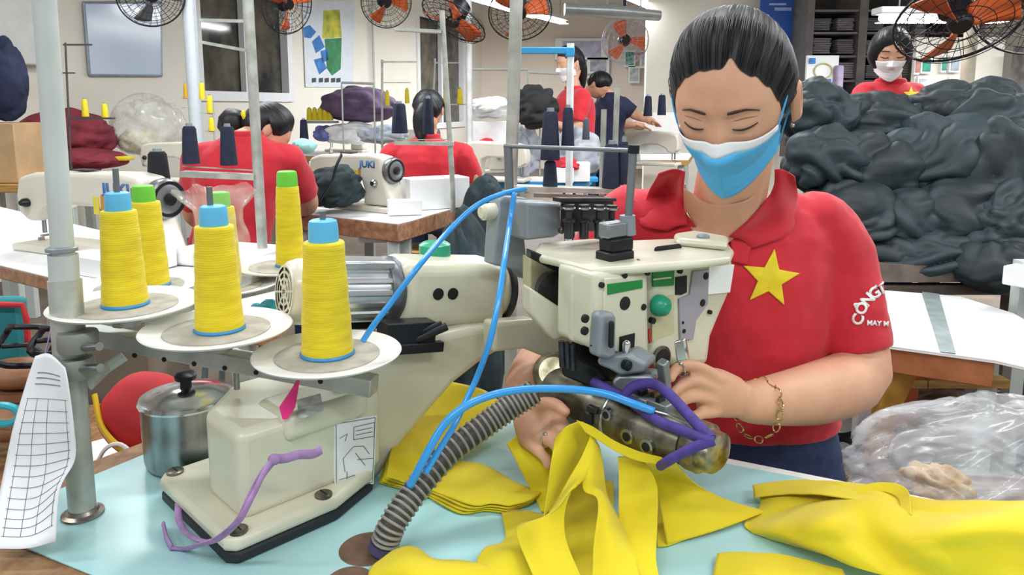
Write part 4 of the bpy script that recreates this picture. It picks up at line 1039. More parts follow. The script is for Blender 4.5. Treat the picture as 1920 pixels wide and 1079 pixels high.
# far wall posters and notices
def farquad(x0,y0,x1,y1, d, m, label, cat='notice', name='notice_frame', group='notices on the far wall', inner=None):
    a, b = P(x0,y1,d), P(x1,y0,d); c = (a+b)/2
    t = thing(name, label, cat, c, group)
    MB().box(c, (abs(b.x-a.x), .03, abs(b.z-a.z))).build('frame', mat('notice_white','#e9ecec',.5,var=.02), t, smooth=False)
    MB().box(c-V((0,.02,0)), (abs(b.x-a.x)*.72, .012, abs(b.z-a.z)*.75)).build('sheet', m, t, smooth=False)
NG, NR, NB, NW = mat('notice_green','#3aa88c',.5,var=.25,vs=9), mat('notice_red','#c98276',.5,var=.2,vs=9), mat('notice_grey','#b9c0cc',.5,var=.25,vs=9), mat('notice_pale','#ced8dd',.5,var=.2,vs=14)
farquad(1040,72,1140,112,15.2,mat('notice_lilac','#c3c4de',.5,var=.2,vs=6),'wide pale lilac banner on the far wall, topmost of the notices','banner','banner')
farquad(1100,108,1142,138,15.2,NB,'grey notice with dark marks under the lilac banner')
for i,(x,y,m,l) in enumerate(((1180,110,NG,'green topped notice at the upper row of the far wall board'),(1210,112,NW,'pale notice between two others in the upper row near the green one'),(1232,112,NB,'grey notice at the end of the upper row on the far wall board'),(1188,140,NW,'pale notice in the lower row under the green topped one'),(1222,150,NG,'large green notice in the lower row of the far wall board'))):
    farquad(x-11,y-16,x+11,y+16,15.2,m,l)
farquad(1170,98,1245,104,15.2,NR,'thin red lettered strip above the notices on the far wall','notice','banner')
# blue banner, cream column, shelves at right
bl = thing('blue_banner', 'tall blue banner hanging on the cream partition behind the head', 'banner', P(1455,180,8.3))
def dbox(x0,y0,x1,y1,d,depth,name,m,par=None,bev=0,back=True):
    a, b = P(x0,y1,d), P(x1,y0,d)
    return MB().box(((a.x+b.x)/2, d+depth/2, (a.z+b.z)/2), (abs(b.x-a.x), depth, abs(b.z-a.z))).build(name, m, par, smooth=bool(bev), bevel=bev)
dbox(1418,-60,1496,185,8.3,.03,'banner_cloth',mat('banner_blue','#1f55b0',.6,var=.06,vs=3),bl)
for (x0,y0,x1,y1) in ((1452,14,1484,20),(1442,6,1474,10)): dbox(x0,y0,x1,y1,8.285,.01,'pale_stroke',mat('banner_stroke','#9db8e2',.6),bl)
struct(dbox(1496,-80,1516,300,8.2,.15,'trim_2',mat('column_cream','#e5e0d0',.6,var=.02)))
struct(MB().box((P(1400,0,8.6).x,8.75,1.65),(2.2,.1,3.3)).build('wall_partition',WALLM,smooth=False))
shf = thing('storage_shelf', 'open storage shelf stacked with folded charcoal cloth behind the masked worker', 'shelf', P(1620,250,8))
SHC = mat('shelf_dark','#6a6462',.6,var=.1)
for y in (18,60,104,150,200): dbox(1512,y,1830,y+4,7.9,.6,'shelf_board',SHC,shf)
for x in (1512,1610,1716,1826): dbox(x,-20,x+5,300,7.88,.62,'upright',SHC,shf)
dbox(1512,-20,1830,300,8.5,.03,'back_panel',mat('shelf_back','#37332f',.8),shf)
FOLD = [mat('folded_charcoal','#7b767a',.85,var=.2,vs=14,stretch=(.6,1,8),hex2='#565257'), mat('folded_grey','#89848a',.85,var=.2,vs=14,stretch=(.6,1,8),hex2='#676268')]
k = 0
posn = ['top left','top, second','top middle','top, fourth','top, fifth','top right']
for ri,(y0,y1) in enumerate(((26,58),(68,102),(112,148))):
    for ci,(x0,x1) in enumerate(((1521,1562),(1566,1606),(1620,1662),(1668,1712))):
        o = MB(); a, b = P(x0+2,y1-1,7.95), P(x1-3,y0+3+random.uniform(0,8),7.95); n_ = 7; hz = (b.z-a.z)/n_
        for i in range(n_): o.box(((a.x+b.x)/2+random.uniform(-.01,.01), 8.15, a.z+hz*(i+.5)), ((b.x-a.x)*random.uniform(.93,1), .4, hz*.92))
        tag(o.build('folded_cloth_stack', FOLD[(ri+ci) % 2], None, bevel=.01, fixn=True), 'charcoal folded cloth stack, %s shelf, %s column from the cream post' % (('top','middle','lower')[ri], ('first','second','third','fourth')[ci]), 'cloth stack', 'folded cloth stacks on the storage shelf')
sg = thing('white_notice_board', 'white board with a pale looped drawing standing before the storage shelf', 'notice board', P(1540,165,7.2))
dbox(1510,104,1573,172,7.2,.04,'board',mat('notice_white','#e9ecec'),sg)
for x in (1518,1565):
    q = P(x,170,7.22); MB().cyl((q.x,q.y,0),(q.x,q.y,q.z),.015,n=8).build('leg', GREYP, sg)
c = P(1543,133,7.19); MB().tube([c+V((.085*cos(a),-.004,.07*sin(a))) for a in [2*pi*i/32 for i in range(32)]], .007, 6, closed=True).build('drawn_loop', mat('loop_gold','#c9bd83',.6), sg)
for x,y in ((1523,114),(1552,153)): dbox(x-6,y-5,x+6,y+5,7.18,.01,'blue_mark',mat('poster_blue','#2f86d6'),sg)
tag(dbox(1568,122,1584,170,7.1,.12,'lavender_bundle',mat('lavender_cloth','#b9a9c9',.8,var=.1),None,bev=.02), 'lavender cloth bundle leaning beside the white looped board', 'cloth')
for i,(x,y,m,l) in enumerate(((1718,124,NR,'small reddish notice nearest the masked worker'),(1735,122,NG,'green notice beside the reddish one on the cream panel'),(1768,120,NG,'narrow green notice in the middle of the cream panel'),(1788,120,NB,'grey framed notice right of the narrow green one'),(1728,160,NW,'pale framed notice below the green notice'),(1786,160,NB,'grey framed notice low on the cream panel'))):
    farquad(x-(6 if i in (0,2) else 11),y-16,x+(6 if i in (0,2) else 11),y+16,7.0,m,l,group='notices on the cream panel')
struct(dbox(1700,70,1885,330,7.05,.06,'wall_panel',mat('panel_cream','#ece7da',.6,var=.02)))
tag(dbox(1890,80,1990,740,6.5,.4,'grey_rack_cover',mat('rack_grey','#7d7a7a',.8,var=.2,vs=9,hex2='#575454'),None,bev=.03), 'grey covered rack standing at the far end behind the cloth pile', 'rack')
# ---------------------------------------------------------------- lamps
LAMPE = mat('lamp_glow', '#f4faff', .5, emit=9)
def lamp(c, dirv, L_, label, energy, group='ceiling tube lamps', hang=.0):
    d = V(dirv).normalized(); s = Zz.cross(d); t = thing('tube_lamp', label, 'lamp', c, group)
    A = frame(d, s, Zz)
    MB().box(c+Zz*.05, (L_+.06,.16,.05), A).build('housing', mat('lamp_housing','#e3e6e6',.4,var=.02), t, bevel=.01)
    MB().cyl(c-d*L_/2, c+d*L_/2, .022, n=12).build('tube', LAMPE, t)
    h = 3.3-c.z-.075
    for k_ in (-.35,.35): MB().cyl(c+d*L_*k_+Zz*.07, c+d*L_*k_+Zz*(.07+h), .006, n=8).build('hanger', GREYP, t)
    l = bpy.data.lights.new('lamp_light', 'AREA'); l.shape = 'RECTANGLE'; l.size = L_; l.size_y = .14; l.energy = energy; l.color = (.95,.98,1)
    o = bpy.data.objects.new('lamp_light', l); C.objects.link(o); o.parent = t; o.location = -Zz*.03
    o.rotation_euler = (0,0,atan2(d.y,d.x)); o.visible_camera = True
ldir = (.45,.89,0)
E = 34
for i,(x,y) in enumerate(((-2.6,-.6),(-.6,-.6),(1.4,-.6),(3.2,-.6),(-1.9,1.6),(.1,1.6),(2.1,1.6),(4.0,1.8),(-1.6,4.0),(.8,4.0),(3.0,4.0))):
    lamp(V((x,y,2.75)), (1,.1,0), 1.3, 'hanging white tube lamp above the sewing floor', E*(.72 if y < 2 else 1.5))
lamp((T(890,-6,2.5)+T(965,17,2.5))/2, T(965,17,2.5)-T(890,-6,2.5), 2.6, 'glowing tube lamp at the top beside the white pole', E*3.0)
lamp((T(1195,-2,2.5)+T(1276,34,2.5))/2, T(1276,34,2.5)-T(1195,-2,2.5), 2.6, 'glowing tube lamp just left of the working woman\'s head', E*2.2)
lamp(P(1765,34,5.6), (1,.02,0), .92, 'long glowing tube lamp above the masked worker', E*1.6)
lamp(P(2000,24,5.6), (1,.02,0), .4, 'short glowing tube lamp behind the big dark fan', E*.6)
lamp(V((-3.4,9,2.7)), ldir, 1.3, 'hanging white tube lamp near the dark windows', E*3.6)
lamp(V((.6,12.3,2.7)), ldir, 1.3, 'hanging white tube lamp near the far wall notices', E*3)
lamp(V((5,5,2.75)), (1,0,0), 1.3, 'hanging white tube lamp over the dark cloth pile', E*1.3)
gl = thing('grey_lamp_reflector', 'grey metal lamp reflector hanging above the small pale fan', 'lamp', P(1145,40,6.5))
a, b = P(1058,22,6.5), P(1236,32,6.5)
MB().loft([(a+Zz*.02,.10,.05,V((0,1,0)),Zz),(a.lerp(b,.5)+Zz*.02,.12,.06,V((0,1,0)),Zz),(b+Zz*.01,.10,.04,V((0,1,0)),Zz)], 16).build('reflector', mat('reflector_grey','#a3a8a6',.35,.4,var=.08), gl)
for f in (.12,.45,.8):
    p = a.lerp(b,f); MB().cyl(p+Zz*.05, V((p.x,p.y,3.3)), .008, n=8).build('hanger', GREYP, gl)
# ---------------------------------------------------------------- fans
ORG = mat('orange_blade','#d9642c',.4,var=.06); CAGE = mat('fan_cage_dark','#2b2d33',.4,.4); CAGEL = mat('fan_cage_pale','#b9b4c4',.35,.4)
def fan(c, axis, R, label, cage=CAGE, blade=ORG, spin=0, ceil=True):
    ax_ = V(axis).normalized(); s1 = ax_.cross(Zz).normalized() if abs(ax_.z) < .95 else V((1,0,0)); s2 = s1.cross(ax_)
    t = thing('wall_fan', label, 'fan', c, 'industrial fans')
    cg = MB()
    for f,h in ((1,0),(.93,.07),(.93,-.07),(.75,.10),(.5,.115),(.28,.12),(.75,-.10),(.5,-.115)):
        cg.tube([c+(s1*cos(a)+s2*sin(a))*R*f+ax_*h*R*1.6 for a in [2*pi*i/36 for i in range(36)]], R*(.022 if f == 1 else .008), 6, closed=True)
    for i in range(28):
        a = 2*pi*i/28; e = s1*cos(a)+s2*sin(a)
        for sg_ in (1,-1): cg.tube([c+e*R*.25+ax_*sg_*.19*R, c+e*R*.7+ax_*sg_*.17*R, c+e*R*.97+ax_*sg_*.05*R, c+e*R], R*.006, 4)
    cg.build('cage', cage, t)
    for k_ in range(3):
        a0 = spin+2*pi*k_/3; rows = []
        for i in range(9):
            f = .15+.72*i/8; rr = []
            for j in range(7):
                a = a0+(-.42+.84*j/6)*(1.0-.25*f)+.25*f; tw = (j/6-.5)*R*.34*(1-.3*f)
                rr.append(c+(s1*cos(a)+s2*sin(a))*R*f+ax_*tw)
            rows.append(rr)
        MB().grid(rows).build('blade', blade, t, solid=.006, sharp=0, fixn=False)
    MB().lathe([(R*.16,R*.16),(R*.2,R*.1),(R*.2,R*.02),(R*.14,-.02)], c, ax_, 20).build('hub_cap', BLACKM, t)
    MB().lathe([(R*.14,-R*.1),(R*.27,-R*.22),(R*.27,-R*.55),(R*.18,-R*.62)], c, ax_, 20).build('motor', BLACKM, t)
    if ceil:
        m_ = c-ax_*R*.45; MB().cyl(m_+Zz*R*.2, V((m_.x,m_.y,3.3)), .02, n=10).build('mount_pole', BLACKM, t)
fan(P(283,-8,5.0), (.55,-.75,-.45), .21, 'dark caged fan above the pale blue whiteboard', blade=mat('grey_blade','#5d5f63',.4,var=.1), spin=.6)
fan(P(538,8,5.2), (.72,-.55,-.2), .2, 'dark caged fan before the upper corner of the window', spin=.3)
fan(P(724,4,6.0), (.35,-.85,-.2), .2, 'dark caged fan with orange blade over the purple cloth', spin=.9)
fan(P(850,38,5.2), (-.45,-.35,-.85), .24, 'steeply tilted orange bladed fan left of the tall thread pole', spin=.2)
fan(P(975,24,5.4), (.1,-.8,-.6), .225, 'orange bladed fan hanging behind the tall thread pole', spin=.5)
fan(P(1172,76,7.5), (.0,-1,-.12), .23, 'small pale caged fan with orange blades under the grey reflector', cage=CAGEL, spin=1.0)
fan(P(1798,38,2.9), (-.05,-.62,-.78), .23, 'large dark caged fan with orange blades above the cloth pile', spin=.35)
fan(P(1945,10,3.2), (-.4,-.7,-.6), .24, 'dark caged fan cut off at the top right corner', spin=.1)
# ---------------------------------------------------------------- poles
def pole(pxa, pxb, d, r, m, label, name='steel_pole', group=None, d2=None):
    a, b = P(*pxa, d), P(*pxb, d2 or d); return tag(MB().cyl(a, b, r, n=16).build(name, m), label, 'pole', group)
PALE = mat('pole_pale_blue', '#cfd9e0', .4, .1, var=.03)
q = P(368,250,5.2); tag(MB().cyl(V((q.x,q.y,0)), V((P(352,-20,5.2).x,q.y,3.3)), .045).build('steel_pole', PALE), 'thick pale grey pole left of the dark window', 'pole')
q = P(880,200,5.6); tag(MB().cyl(V((q.x,q.y,0)), V((q.x,q.y,2.2)), .022).build('steel_pole', mat('pole_white','#e8ecec',.4)), 'thin white pole right of the second seated woman', 'pole')
q = P(1068,200,4.1); tag(MB().cyl(V((q.x,q.y,0)), V((q.x,q.y,1.62)), .02).build('steel_pole', mat('pole_white','#e8ecec')), 'thin white pole in front of the standing red shirt worker', 'pole')
q = P(1815,100,3.5); tag(MB().cyl(V((q.x,q.y,0)), V((P(1830,-20,3.5).x,q.y,3.3)), .03).build('steel_pole', mat('pole_cream','#e3dcc4',.5)), 'cream pole rising beside the large dark fan', 'pole')
bs_ = tag(MB().box(P(1025,95,4.1), (.30,.03,.035)).box(P(1068,98,4.1), (.045,.05,.05)).build('blue_plastic_strip', mat('strip_blue','#2f9fe0',.4), None, bevel=.004), 'bright blue plastic strip across the top of the thin white pole', 'strip')
# ================================================================ LOCKSTITCH MACHINES, TABLES, STANDS
JBLUE = mat('logo_blue', '#3b6fae', .5)
def lockstitch(loc, rot, scale, label, cloth_top=False, detail=True):
    t = thing('lockstitch_machine', label, 'sewing machine', V((0,0,0)), 'white lockstitch sewing machines')
    def poly(pts, y0, y1): return MB().prism([V((x,y0,z)) for x,z in pts], V((0,y1-y0,0)))
    poly([(-.27,0),(.27,0),(.27,.028),(-.27,.028)], -.09, .09).build('machine_bed', CREAM2, t, bevel=.008)
    arm_ = [(-.275,.135),(-.235,.105),(-.19,.11),(-.165,.145),(-.10,.175),(.03,.178),(.075,.16),(.09,.11),(.085,.03),(.26,.03),(.235,.12),(.215,.2),(.2,.285),(.13,.298),(-.05,.292),(-.2,.285),(-.265,.265),(-.28,.2)]
    poly(arm_, -.055, .055).build('arm', CREAM2, t, bevel=.016, bseg=4)
    w = MB().lathe([(.02,.035),(.055,.035),(.066,.03),(.07,.018),(.066,.004),(.03,0)], V((.215,0,.215)), V((1,0,0)), 32).build('hand_wheel', mat('wheel_grey','#8b8d90',.3,.6,var=.08), t)
    MB().lathe([(.05,.0355),(.06,.0365),(.05,.037)], V((.215,0,.215)), V((1,0,0)), 32, caps=False).lathe([(.02,.034),(.022,.04),(.01,.042)], V((.215,0,.215)), V((1,0,0)), 20).build('wheel_ring', BLACKM, w)
    MB().cyl((-.235,0,.11),(-.235,0,.055),.007,n=10).cyl((-.215,.01,.11),(-.215,.01,.05),.005,n=10).build('needle_bar', STEEL, t)
    MB().box((-.232,0,.046),(.012,.03,.006)).box((-.238,-.012,.034),(.006,.02,.012)).build('presser_foot', STEEL, t)
    MB().lathe([(.016,0),(.016,.012),(.009,.022)], V((-.23,-.055,.175)), V((0,-1,0)), 18).build('thread_tension', BLACKM, t)
    MB().lathe([(.018,0),(.018,.015),(.012,.022)], V((.165,-.055,.15)), V((0,-1,0)), 20).build('stitch_dial', STEEL, t)
    if detail:
        vs, fs = textmesh('JUKI', .05, True)
        MB().add([V((v.x*1.05+.12, -.0565, v.y+.245)) for v in vs], fs).build('logo_lettering', JBLUE, t, solid=.001, fixn=False, sharp=0)
        MB().box((.07,-.056,.185),(.014,.003,.07)).build('orange_sticker', mat('sticker_orange','#d08b2c',.5), t)
        MB().box((.045,-.056,.185),(.02,.003,.06)).build('yellow_sticker', mat('sticker_yellow','#e6d548',.5), t)
        MB().box((-.05,0,.298),(.07,.05,.004)).build('top_cover', BLACKM, t)
        MB().lathe([(.01,0),(.01,.02),(.006,.025)], V((-.17,0,.285)), Zz, 14).build('thread_post', STEEL, t)
    t.location = loc; t.rotation_euler = (0,0,radians(rot)); t.scale = scale if isinstance(scale, tuple) else (scale,)*3
    return t
def table(poly, z, th, label, top=WHITE, edge=WOODE, legs=True, group='sewing tables', legm=None, name='sewing_table'):
    c = sum(poly, V((0,0,0)))/len(poly); t = thing(name, label, 'table', V((c.x,c.y,0)), group)
    MB().prism([V((p.x,p.y,z-.004)) for p in poly], V((0,0,-th))).build('edge_board', edge, t, bevel=.004)
    MB().prism([V((p.x,p.y,z)) for p in poly], V((0,0,-.0038))).build('tabletop', top, t)
    if legs:
        for p in poly:
            q = p.lerp(c,.14); MB().box((q.x,q.y,(z-th-.004)/2), (.05,.05,z-th-.006)).build('leg', legm or GREYL, t, bevel=.004)
    return t
ZL = .75
table([T(-90,476,ZL),T(520,622,ZL),T(560,520,ZL),T(0,388,ZL)], ZL, .045, 'white topped sewing table with brown edge under the first lockstitch machine')
q = T(165,470,ZL)
lockstitch((T(60,462,ZL)+T(348,494,ZL))/2, -25, (1.4,1.1,1.02), 'ivory lockstitch machine behind the tall grey pole, wheel beside a yellow cone')
bx = tag(MB().box(T(200,520,ZL)+Zz*.031+V((.0,.03,0)), (.36,.11,.06), Matrix.Rotation(radians(-28),3,'Z')).build('white_carton', WHITE, None, bevel=.003), 'low white carton lying before the ivory machine behind the cones', 'box')
tag(MB().box(T(292,505,ZL)+Zz*.06+V((.02,.02,0)), (.06,.05,.11), Matrix.Rotation(radians(-20),3,'Z')).build('small_white_carton', WHITE, None, bevel=.003), 'small upright white carton behind the first yellow cone', 'box')
yy = tag(MB().box(T(420,500,ZL)+Zz*.03+V((0,.05,0)), (.32,.2,.055), Matrix.Rotation(radians(-20),3,'Z')).build('folded_white_cloth', WHITE, None, bevel=.012), 'folded white cloth on the table behind the rear plates', 'cloth')
# grey panel, clutter below
tag(MB().box(P(232,690,1.75), (.24,.2,.32)).build('motor_cabinet', mat('panel_taupe','#8b8174',.6,var=.12,vs=6), None, bevel=.01), 'taupe machine motor cabinet under the white table, behind the rails', 'cabinet')
tb_ = [V((-1.25,1.12,.60)),V((-.45,1.38,.60)),V((-.62,1.75,.60)),V((-1.45,1.45,.60))]
bench = table(tb_, .60, .03, 'low worn wooden bench behind the aqua table holding the red bag', top=WOODB, edge=WOODB, group='benches', name='wooden_bench', legm=WOODD)
rbag = thing('red_bag', 'red fabric bag with yellow piping and a white handle cord, behind the pot', 'bag', P(262,850,1.32))
rbc = P(280,815,1.36); rbc.z = .69
def sqz(p): n_ = noise.noise(p*14); return p*(1+.12*n_)
MB().ell(rbc, (.085,.06,.085), Matrix.Rotation(radians(25),3,'Z'), 30, 18, fn=sqz).build('bag_body', mat('bag_red','#c0262c',.7,var=.1), rbag)
MB().tube(spline([rbc+V((-.08,-.035,.055)), rbc+V((-.055,-.06,.0)), rbc+V((-.01,-.075,-.035)), rbc+V((.05,-.07,-.05))], 20), .010, 8, flat=.5).build('yellow_piping', mat('bag_yellow','#e8bb1c',.6), rbag)
MB().tube(spline([rbc+V((-.07,-.075,-.08)), rbc+V((-.04,-.085,-.03)), rbc+V((-.01,-.085,-.02)), rbc+V((.02,-.085,-.05))], 16), .004, 6).build('handle_cord', mat('cord_white','#e8dcd8',.7), rbag)
for i,(x,y) in enumerate(((185,858),(215,838))):
    c = T(x,y,.602+.002*i); tag(MB().box(c, (.16,.11,.0015), Matrix.Rotation(radians(20+25*i),3,'Z')).build('paper_slip', PAPER), ('striped paper slip on the wooden bench nearest the grey pole','paper slip on the wooden bench beside the red bag')[i], 'paper', 'paper slips on the bench')
tl = tag(MB().box(P(12,690,1.45), (.10,.03,.3)).build('teal_pouch', mat('pouch_teal','#1f7f86',.7,var=.08), None, bevel=.012), 'teal pouch with red edge hanging at the left side under the white table', 'pouch')
MB().tube([P(-20,568,1.43)-V((0,.01,0)), P(48,570,1.43)-V((0,.01,0)), P(56,600,1.43)-V((0,.01,0)), P(58,650,1.43)-V((0,.01,0))], .006, 8).build('red_edge', mat('bag_red','#c0262c'), tl)
for i,(x,y,r_) in enumerate(((48,650,.045),(100,640,.03))):
    c = P(x,y,1.36-.05*i); tag(MB().tube([c+V((r_*1.2*cos(a),.02*sin(3*a),r_*sin(a))) for a in [2*pi*j/28 for j in range(28)]], .006, 8, closed=True).tube([c+V((-r_,0,0)), c+V((0,.01,.0)), c+V((r_*.9,0,-r_*.4))], .005, 8).build('black_cable_loop', BLACKM), ('large black cable loop before the teal pouch','small black cable loop beside the paper string')[i], 'cable')
hd_ = tag(MB().ell(P(35,700,1.42), (.07,.05,.03)).ell(P(20,790,1.36), (.09,.06,.03)).box(P(30,740,1.4),(.16,.05,.015)).build('brown_tool_roll', mat('leather_brown','#9c6a48',.6,var=.15,vs=20), None), 'brown leather tool roll under the teal pouch', 'tool roll')
tag(MB().tube([P(5,778,1.3)+V((.03*cos(a),0,.018*sin(a))) for a in [2*pi*j/20 for j in range(20)]], .007, 8, closed=True).build('turquoise_ring', mat('ring_turq','#35b9c9',.3)), 'turquoise plastic ring beside the hanging ruled paper', 'ring')
tag(MB().capsule(spline([P(490,585,1.3),P(505,572,1.29),P(525,590,1.3),P(505,600,1.3),P(480,580,1.31)],16),[.012]*16,8).build('turquoise_yarn_coil', mat('ring_turq2','#4cc0cf',.6), None), 'turquoise yarn coil left of the motor grille', 'yarn')
# middle table
ZM = .80
table([T(545,398,ZM),T(745,420,ZM),T(770,414,ZM),T(885,380,ZM),T(690,373,ZM),T(545,378,ZM)], ZM, .075, 'brown edged sewing table with white cartons beside the seated women')
mm = lockstitch(T(664,394,ZM)+V((.0,.08,0)), -33, (1.0,.95,.88), 'ivory lockstitch machine beside the white cartons on the middle table')
c1 = T(805,393,ZM); R_ = Matrix.Rotation(radians(28),3,'Z')
tag(MB().box(c1+Zz*.075+V((.02,.06,0)), (.30,.14,.145), R_).build('white_carton', WHITE, None, bevel=.003), 'large white carton on the middle table behind two smaller ones', 'box')
tag(MB().box(T(757,404,ZM)+Zz*.035+V((.0,.02,0)), (.15,.08,.065), Matrix.Rotation(radians(14),3,'Z')).build('white_carton', WHITE, None, bevel=.003), 'small white carton at the near corner of the middle table', 'box')
tag(MB().box(T(745,392,ZM)+Zz*.05+V((.0,.1,0)), (.11,.07,.1), Matrix.Rotation(radians(14),3,'Z')).build('white_carton', WHITE, None, bevel=.003), 'white carton between the ivory machine and the large carton', 'box')
cb = thing('control_box', 'white machine control box with red, green and navy marks under the table edge', 'control box', P(702,440,3.2))
MB().box(P(703,440,3.25), (.13,.12,.055)).build('box_body', WHITE, cb, bevel=.006)
for i,(x,m) in enumerate(((684,'#cf2b35'),(698,'#238c4c'))): MB().box(P(x,440,3.18), (.022,.012,.028)).build('coloured_mark', mat('mark%d' % i, m, .5), cb)
q = P(713,440,3.184); MB().prism([q+V((-.013,0,-.014)),q+V((.013,0,-.014)),q+V((0,0,.014))], V((0,-.006,0))).build('navy_triangle', mat('mark_navy','#1f2f6b',.5), cb)
dk = mat('dark_teal_cloth', '#2f4146', .85, var=.25, vs=9, hex2='#1f2c31', bump=.3, bs=60)
def heap(c, r, seed, m, label, cat='cloth', name='cloth_heap', group=None, rot=0, nu=64, nv=40, amp=.22, fs=5.0, dv=None, st=.30):
    rg = random.Random(seed*17+3); dirv = V((rg.uniform(-1,1), rg.uniform(-.4,.4), rg.uniform(-1,1))).normalized()
    if dv: dirv = V(dv).normalized()
    s_ = V((seed*3.7, seed*1.3, seed*5.1))
    def f(p):
        q = V((p.x/r[0], p.y/r[1], p.z/r[2]))
        q = q + V((noise.noise(q*1.1+s_), noise.noise(q*1.1+s_+V((9,2,4))), noise.noise(q*1.1+s_+V((1,7,5)))))*.55
        al = dirv*q.dot(dirv); w = (q-al)+al*st
        d1 = abs(noise.noise(w*fs*.42+s_)); d2 = abs(noise.noise(w*fs*.95+s_*1.7)); d3 = noise.noise(q*.9+s_)
        k_ = 1+amp*(1.6*min(d1,.5)**.75-.55)+amp*.38*(min(d2,.4)**.8-.25)+amp*.6*d3
        z = q.z
        return V((p.x*k_, p.y*k_, p.z*k_*(.75 if p.z < 0 else 1)))
    o = MB().ell(c, r, Matrix.Rotation(radians(rot),3,'Z'), nu, nv, fn=f).build(name, m, None, sharp=0)
    return tag(o, label, cat, group)
heap(P(628,356,3.35)+V((0,.0,.0)), (.13,.12,.11), 2, dk, 'dark teal garment lying under the arm of the middle ivory machine', name='garment_heap')
tag(MB().tube(spline([P(640,290,3.2),P(630,312,3.15),P(622,340,3.15),P(598,378,3.15)],16), .010, 8, flat=.4).build('black_strap', BLACKM), 'black strap hanging over the arm of the middle ivory machine', 'strap')
tag(MB().ell(P(572,274,3.5), (.06,.05,.035), fn=lambda p: p*(1+.3*noise.noise(p*30))).build('mint_cloth', mat('mint_cloth','#a5dcd6',.8,var=.1), None), 'mint cloth scrap lying on the arm of the middle machine', 'cloth')
# dark cloth on floor between
q5 = P(868,505,2.6); q5.z = .43
heap(q5, (.15,.2,.48), 5, dk, 'dark teal garments heaped beside the middle table below the blue tube', group='dark garment heaps')
heap(P(915,470,3.3), (.13,.2,.34), 6, dk, 'dark teal garment heap next to the elbow of the second seated woman', group='dark garment heaps')
# far tables
ZF = .78
def ftable(x0,yf,x1,yb,label,edge=WOODL,top=WHITE,sl=0):
    return table([T(x0,yf,ZF),T(x1,yf+sl,ZF),T(x1+10,yb+sl,ZF),T(x0+30,yb,ZF)], ZF, .05, label, top=top, edge=edge)
ftable(150,328,338,317,'white topped table with pine edge holding the maroon cloth',sl=20)
ftable(560,292,720,281,'pine edged table far behind, under the purple cloth',sl=2)
ftable(885,282,985,262,'white table with bright blue edge behind the tall thread pole',edge=mat('edge_blue','#2f9fe0',.4))
ftable(880,340,1100,331,'blue edged white table below the navy cones',edge=mat('edge_blue','#2f9fe0'))
ftable(1085,300,1290,287,'pine edged table by the far white machines')
MAR = mat('maroon_cloth','#8a2f3d',.8,var=.2,vs=7,hex2='#6d2230',bump=.2,bs=60)
heap(P(120,262,5.4), (.36,.25,.22), 3, MAR, 'maroon cloth heap beside the navy jacket', amp=.15, group='maroon cloth heaps')
heap(P(150,300,5.2), (.32,.2,.09), 4, MAR, 'lower flat maroon cloth fold under the maroon heap', amp=.2, group='maroon cloth heaps')
cbx = tag(MB().box(P(14,285,4.6), (.3,.3,.36)).build('cardboard_carton', mat('cardboard','#c5a37a',.7,var=.08,vs=8), None, bevel=.006), 'brown cardboard carton under the navy jacket', 'box')
q = P(14,285,4.6); table([V((q.x-.3,q.y-.25,q.z-.183)),V((q.x+.25,q.y-.25,q.z-.183)),V((q.x+.25,q.y+.3,q.z-.183)),V((q.x-.3,q.y+.3,q.z-.183))], q.z-.183, .04, 'small wooden table beneath the cardboard carton', top=WOODL, edge=WOODL)
NAVC = mat('navy_cloth','#28304f',.85,var=.25,vs=9,hex2='#1a2038',bump=.3,bs=60)
heap(P(6,160,4.5), (.14,.1,.29), 8, NAVC, 'navy jacket hanging over the cardboard carton', 'jacket', 'navy_jacket', amp=.16)
CLB = bpy.data.materials.new('clear_sack'); CLB.use_nodes = True; plastic(CLB, '#e9e9e4', .38, .2, 9)
heap(P(276,245,5.65), (.27,.22,.26), 9, CLB, 'clear plastic sack standing on the pine edged table', 'bag', 'clear_sack', amp=.2)
heap(P(260,268,5.6), (.16,.13,.11), 10, mat('straw_scraps','#d9cda0',.8,var=.2,vs=14,hex2='#efe9d4'), 'straw coloured scraps inside the clear plastic sack', 'scraps', 'straw_scraps')
tag(MB().box(P(218,297,5.2), (.2,.12,.03)).build('yellow_cloth_fold', YCLOTH, None, bevel=.01), 'small yellow cloth fold in front of the clear sack', 'cloth')
tag(MB().lathe([(.03,0),(.036,.09),(.033,.09),(.028,.004)], T(274,312,ZF+.003), Zz, 20).build('grey_beaker', GREYL), 'grey plastic beaker on the pine edged table behind the black cone', 'beaker')
heap(P(672,200,8.1), (.40,.3,.22), 11, mat('purple_cloth','#6b5674',.85,var=.2,vs=7,hex2='#52415c'), 'purple cloth heap on the far table', amp=.18)
heap(P(610,252,8.0), (.14,.12,.1), 12, mat('periwinkle_cloth','#7f86c8',.85,var=.2,vs=9), 'periwinkle cloth bundle under the yellow cones of the far table', amp=.25)
heap(P(655,252,8.0), (.3,.15,.13), 13, WHITE, 'white garment heap beside the far machine', amp=.3, group='white garment heaps')
heap(P(715,255,7.2), (.22,.15,.10), 14, mat('bluewhite_cloth','#dfe6ee',.8,var=.1,vs=9,hex2='#b9cbe2'), 'bluish white garment heap left of the second seated woman', amp=.35, group='white garment heaps')
tag(MB().box(P(600,229,8.0), (.36,.18,.025)).build('wire_shelf', GREYP), 'grey wire shelf carrying a row of yellow cones far behind', 'shelf')
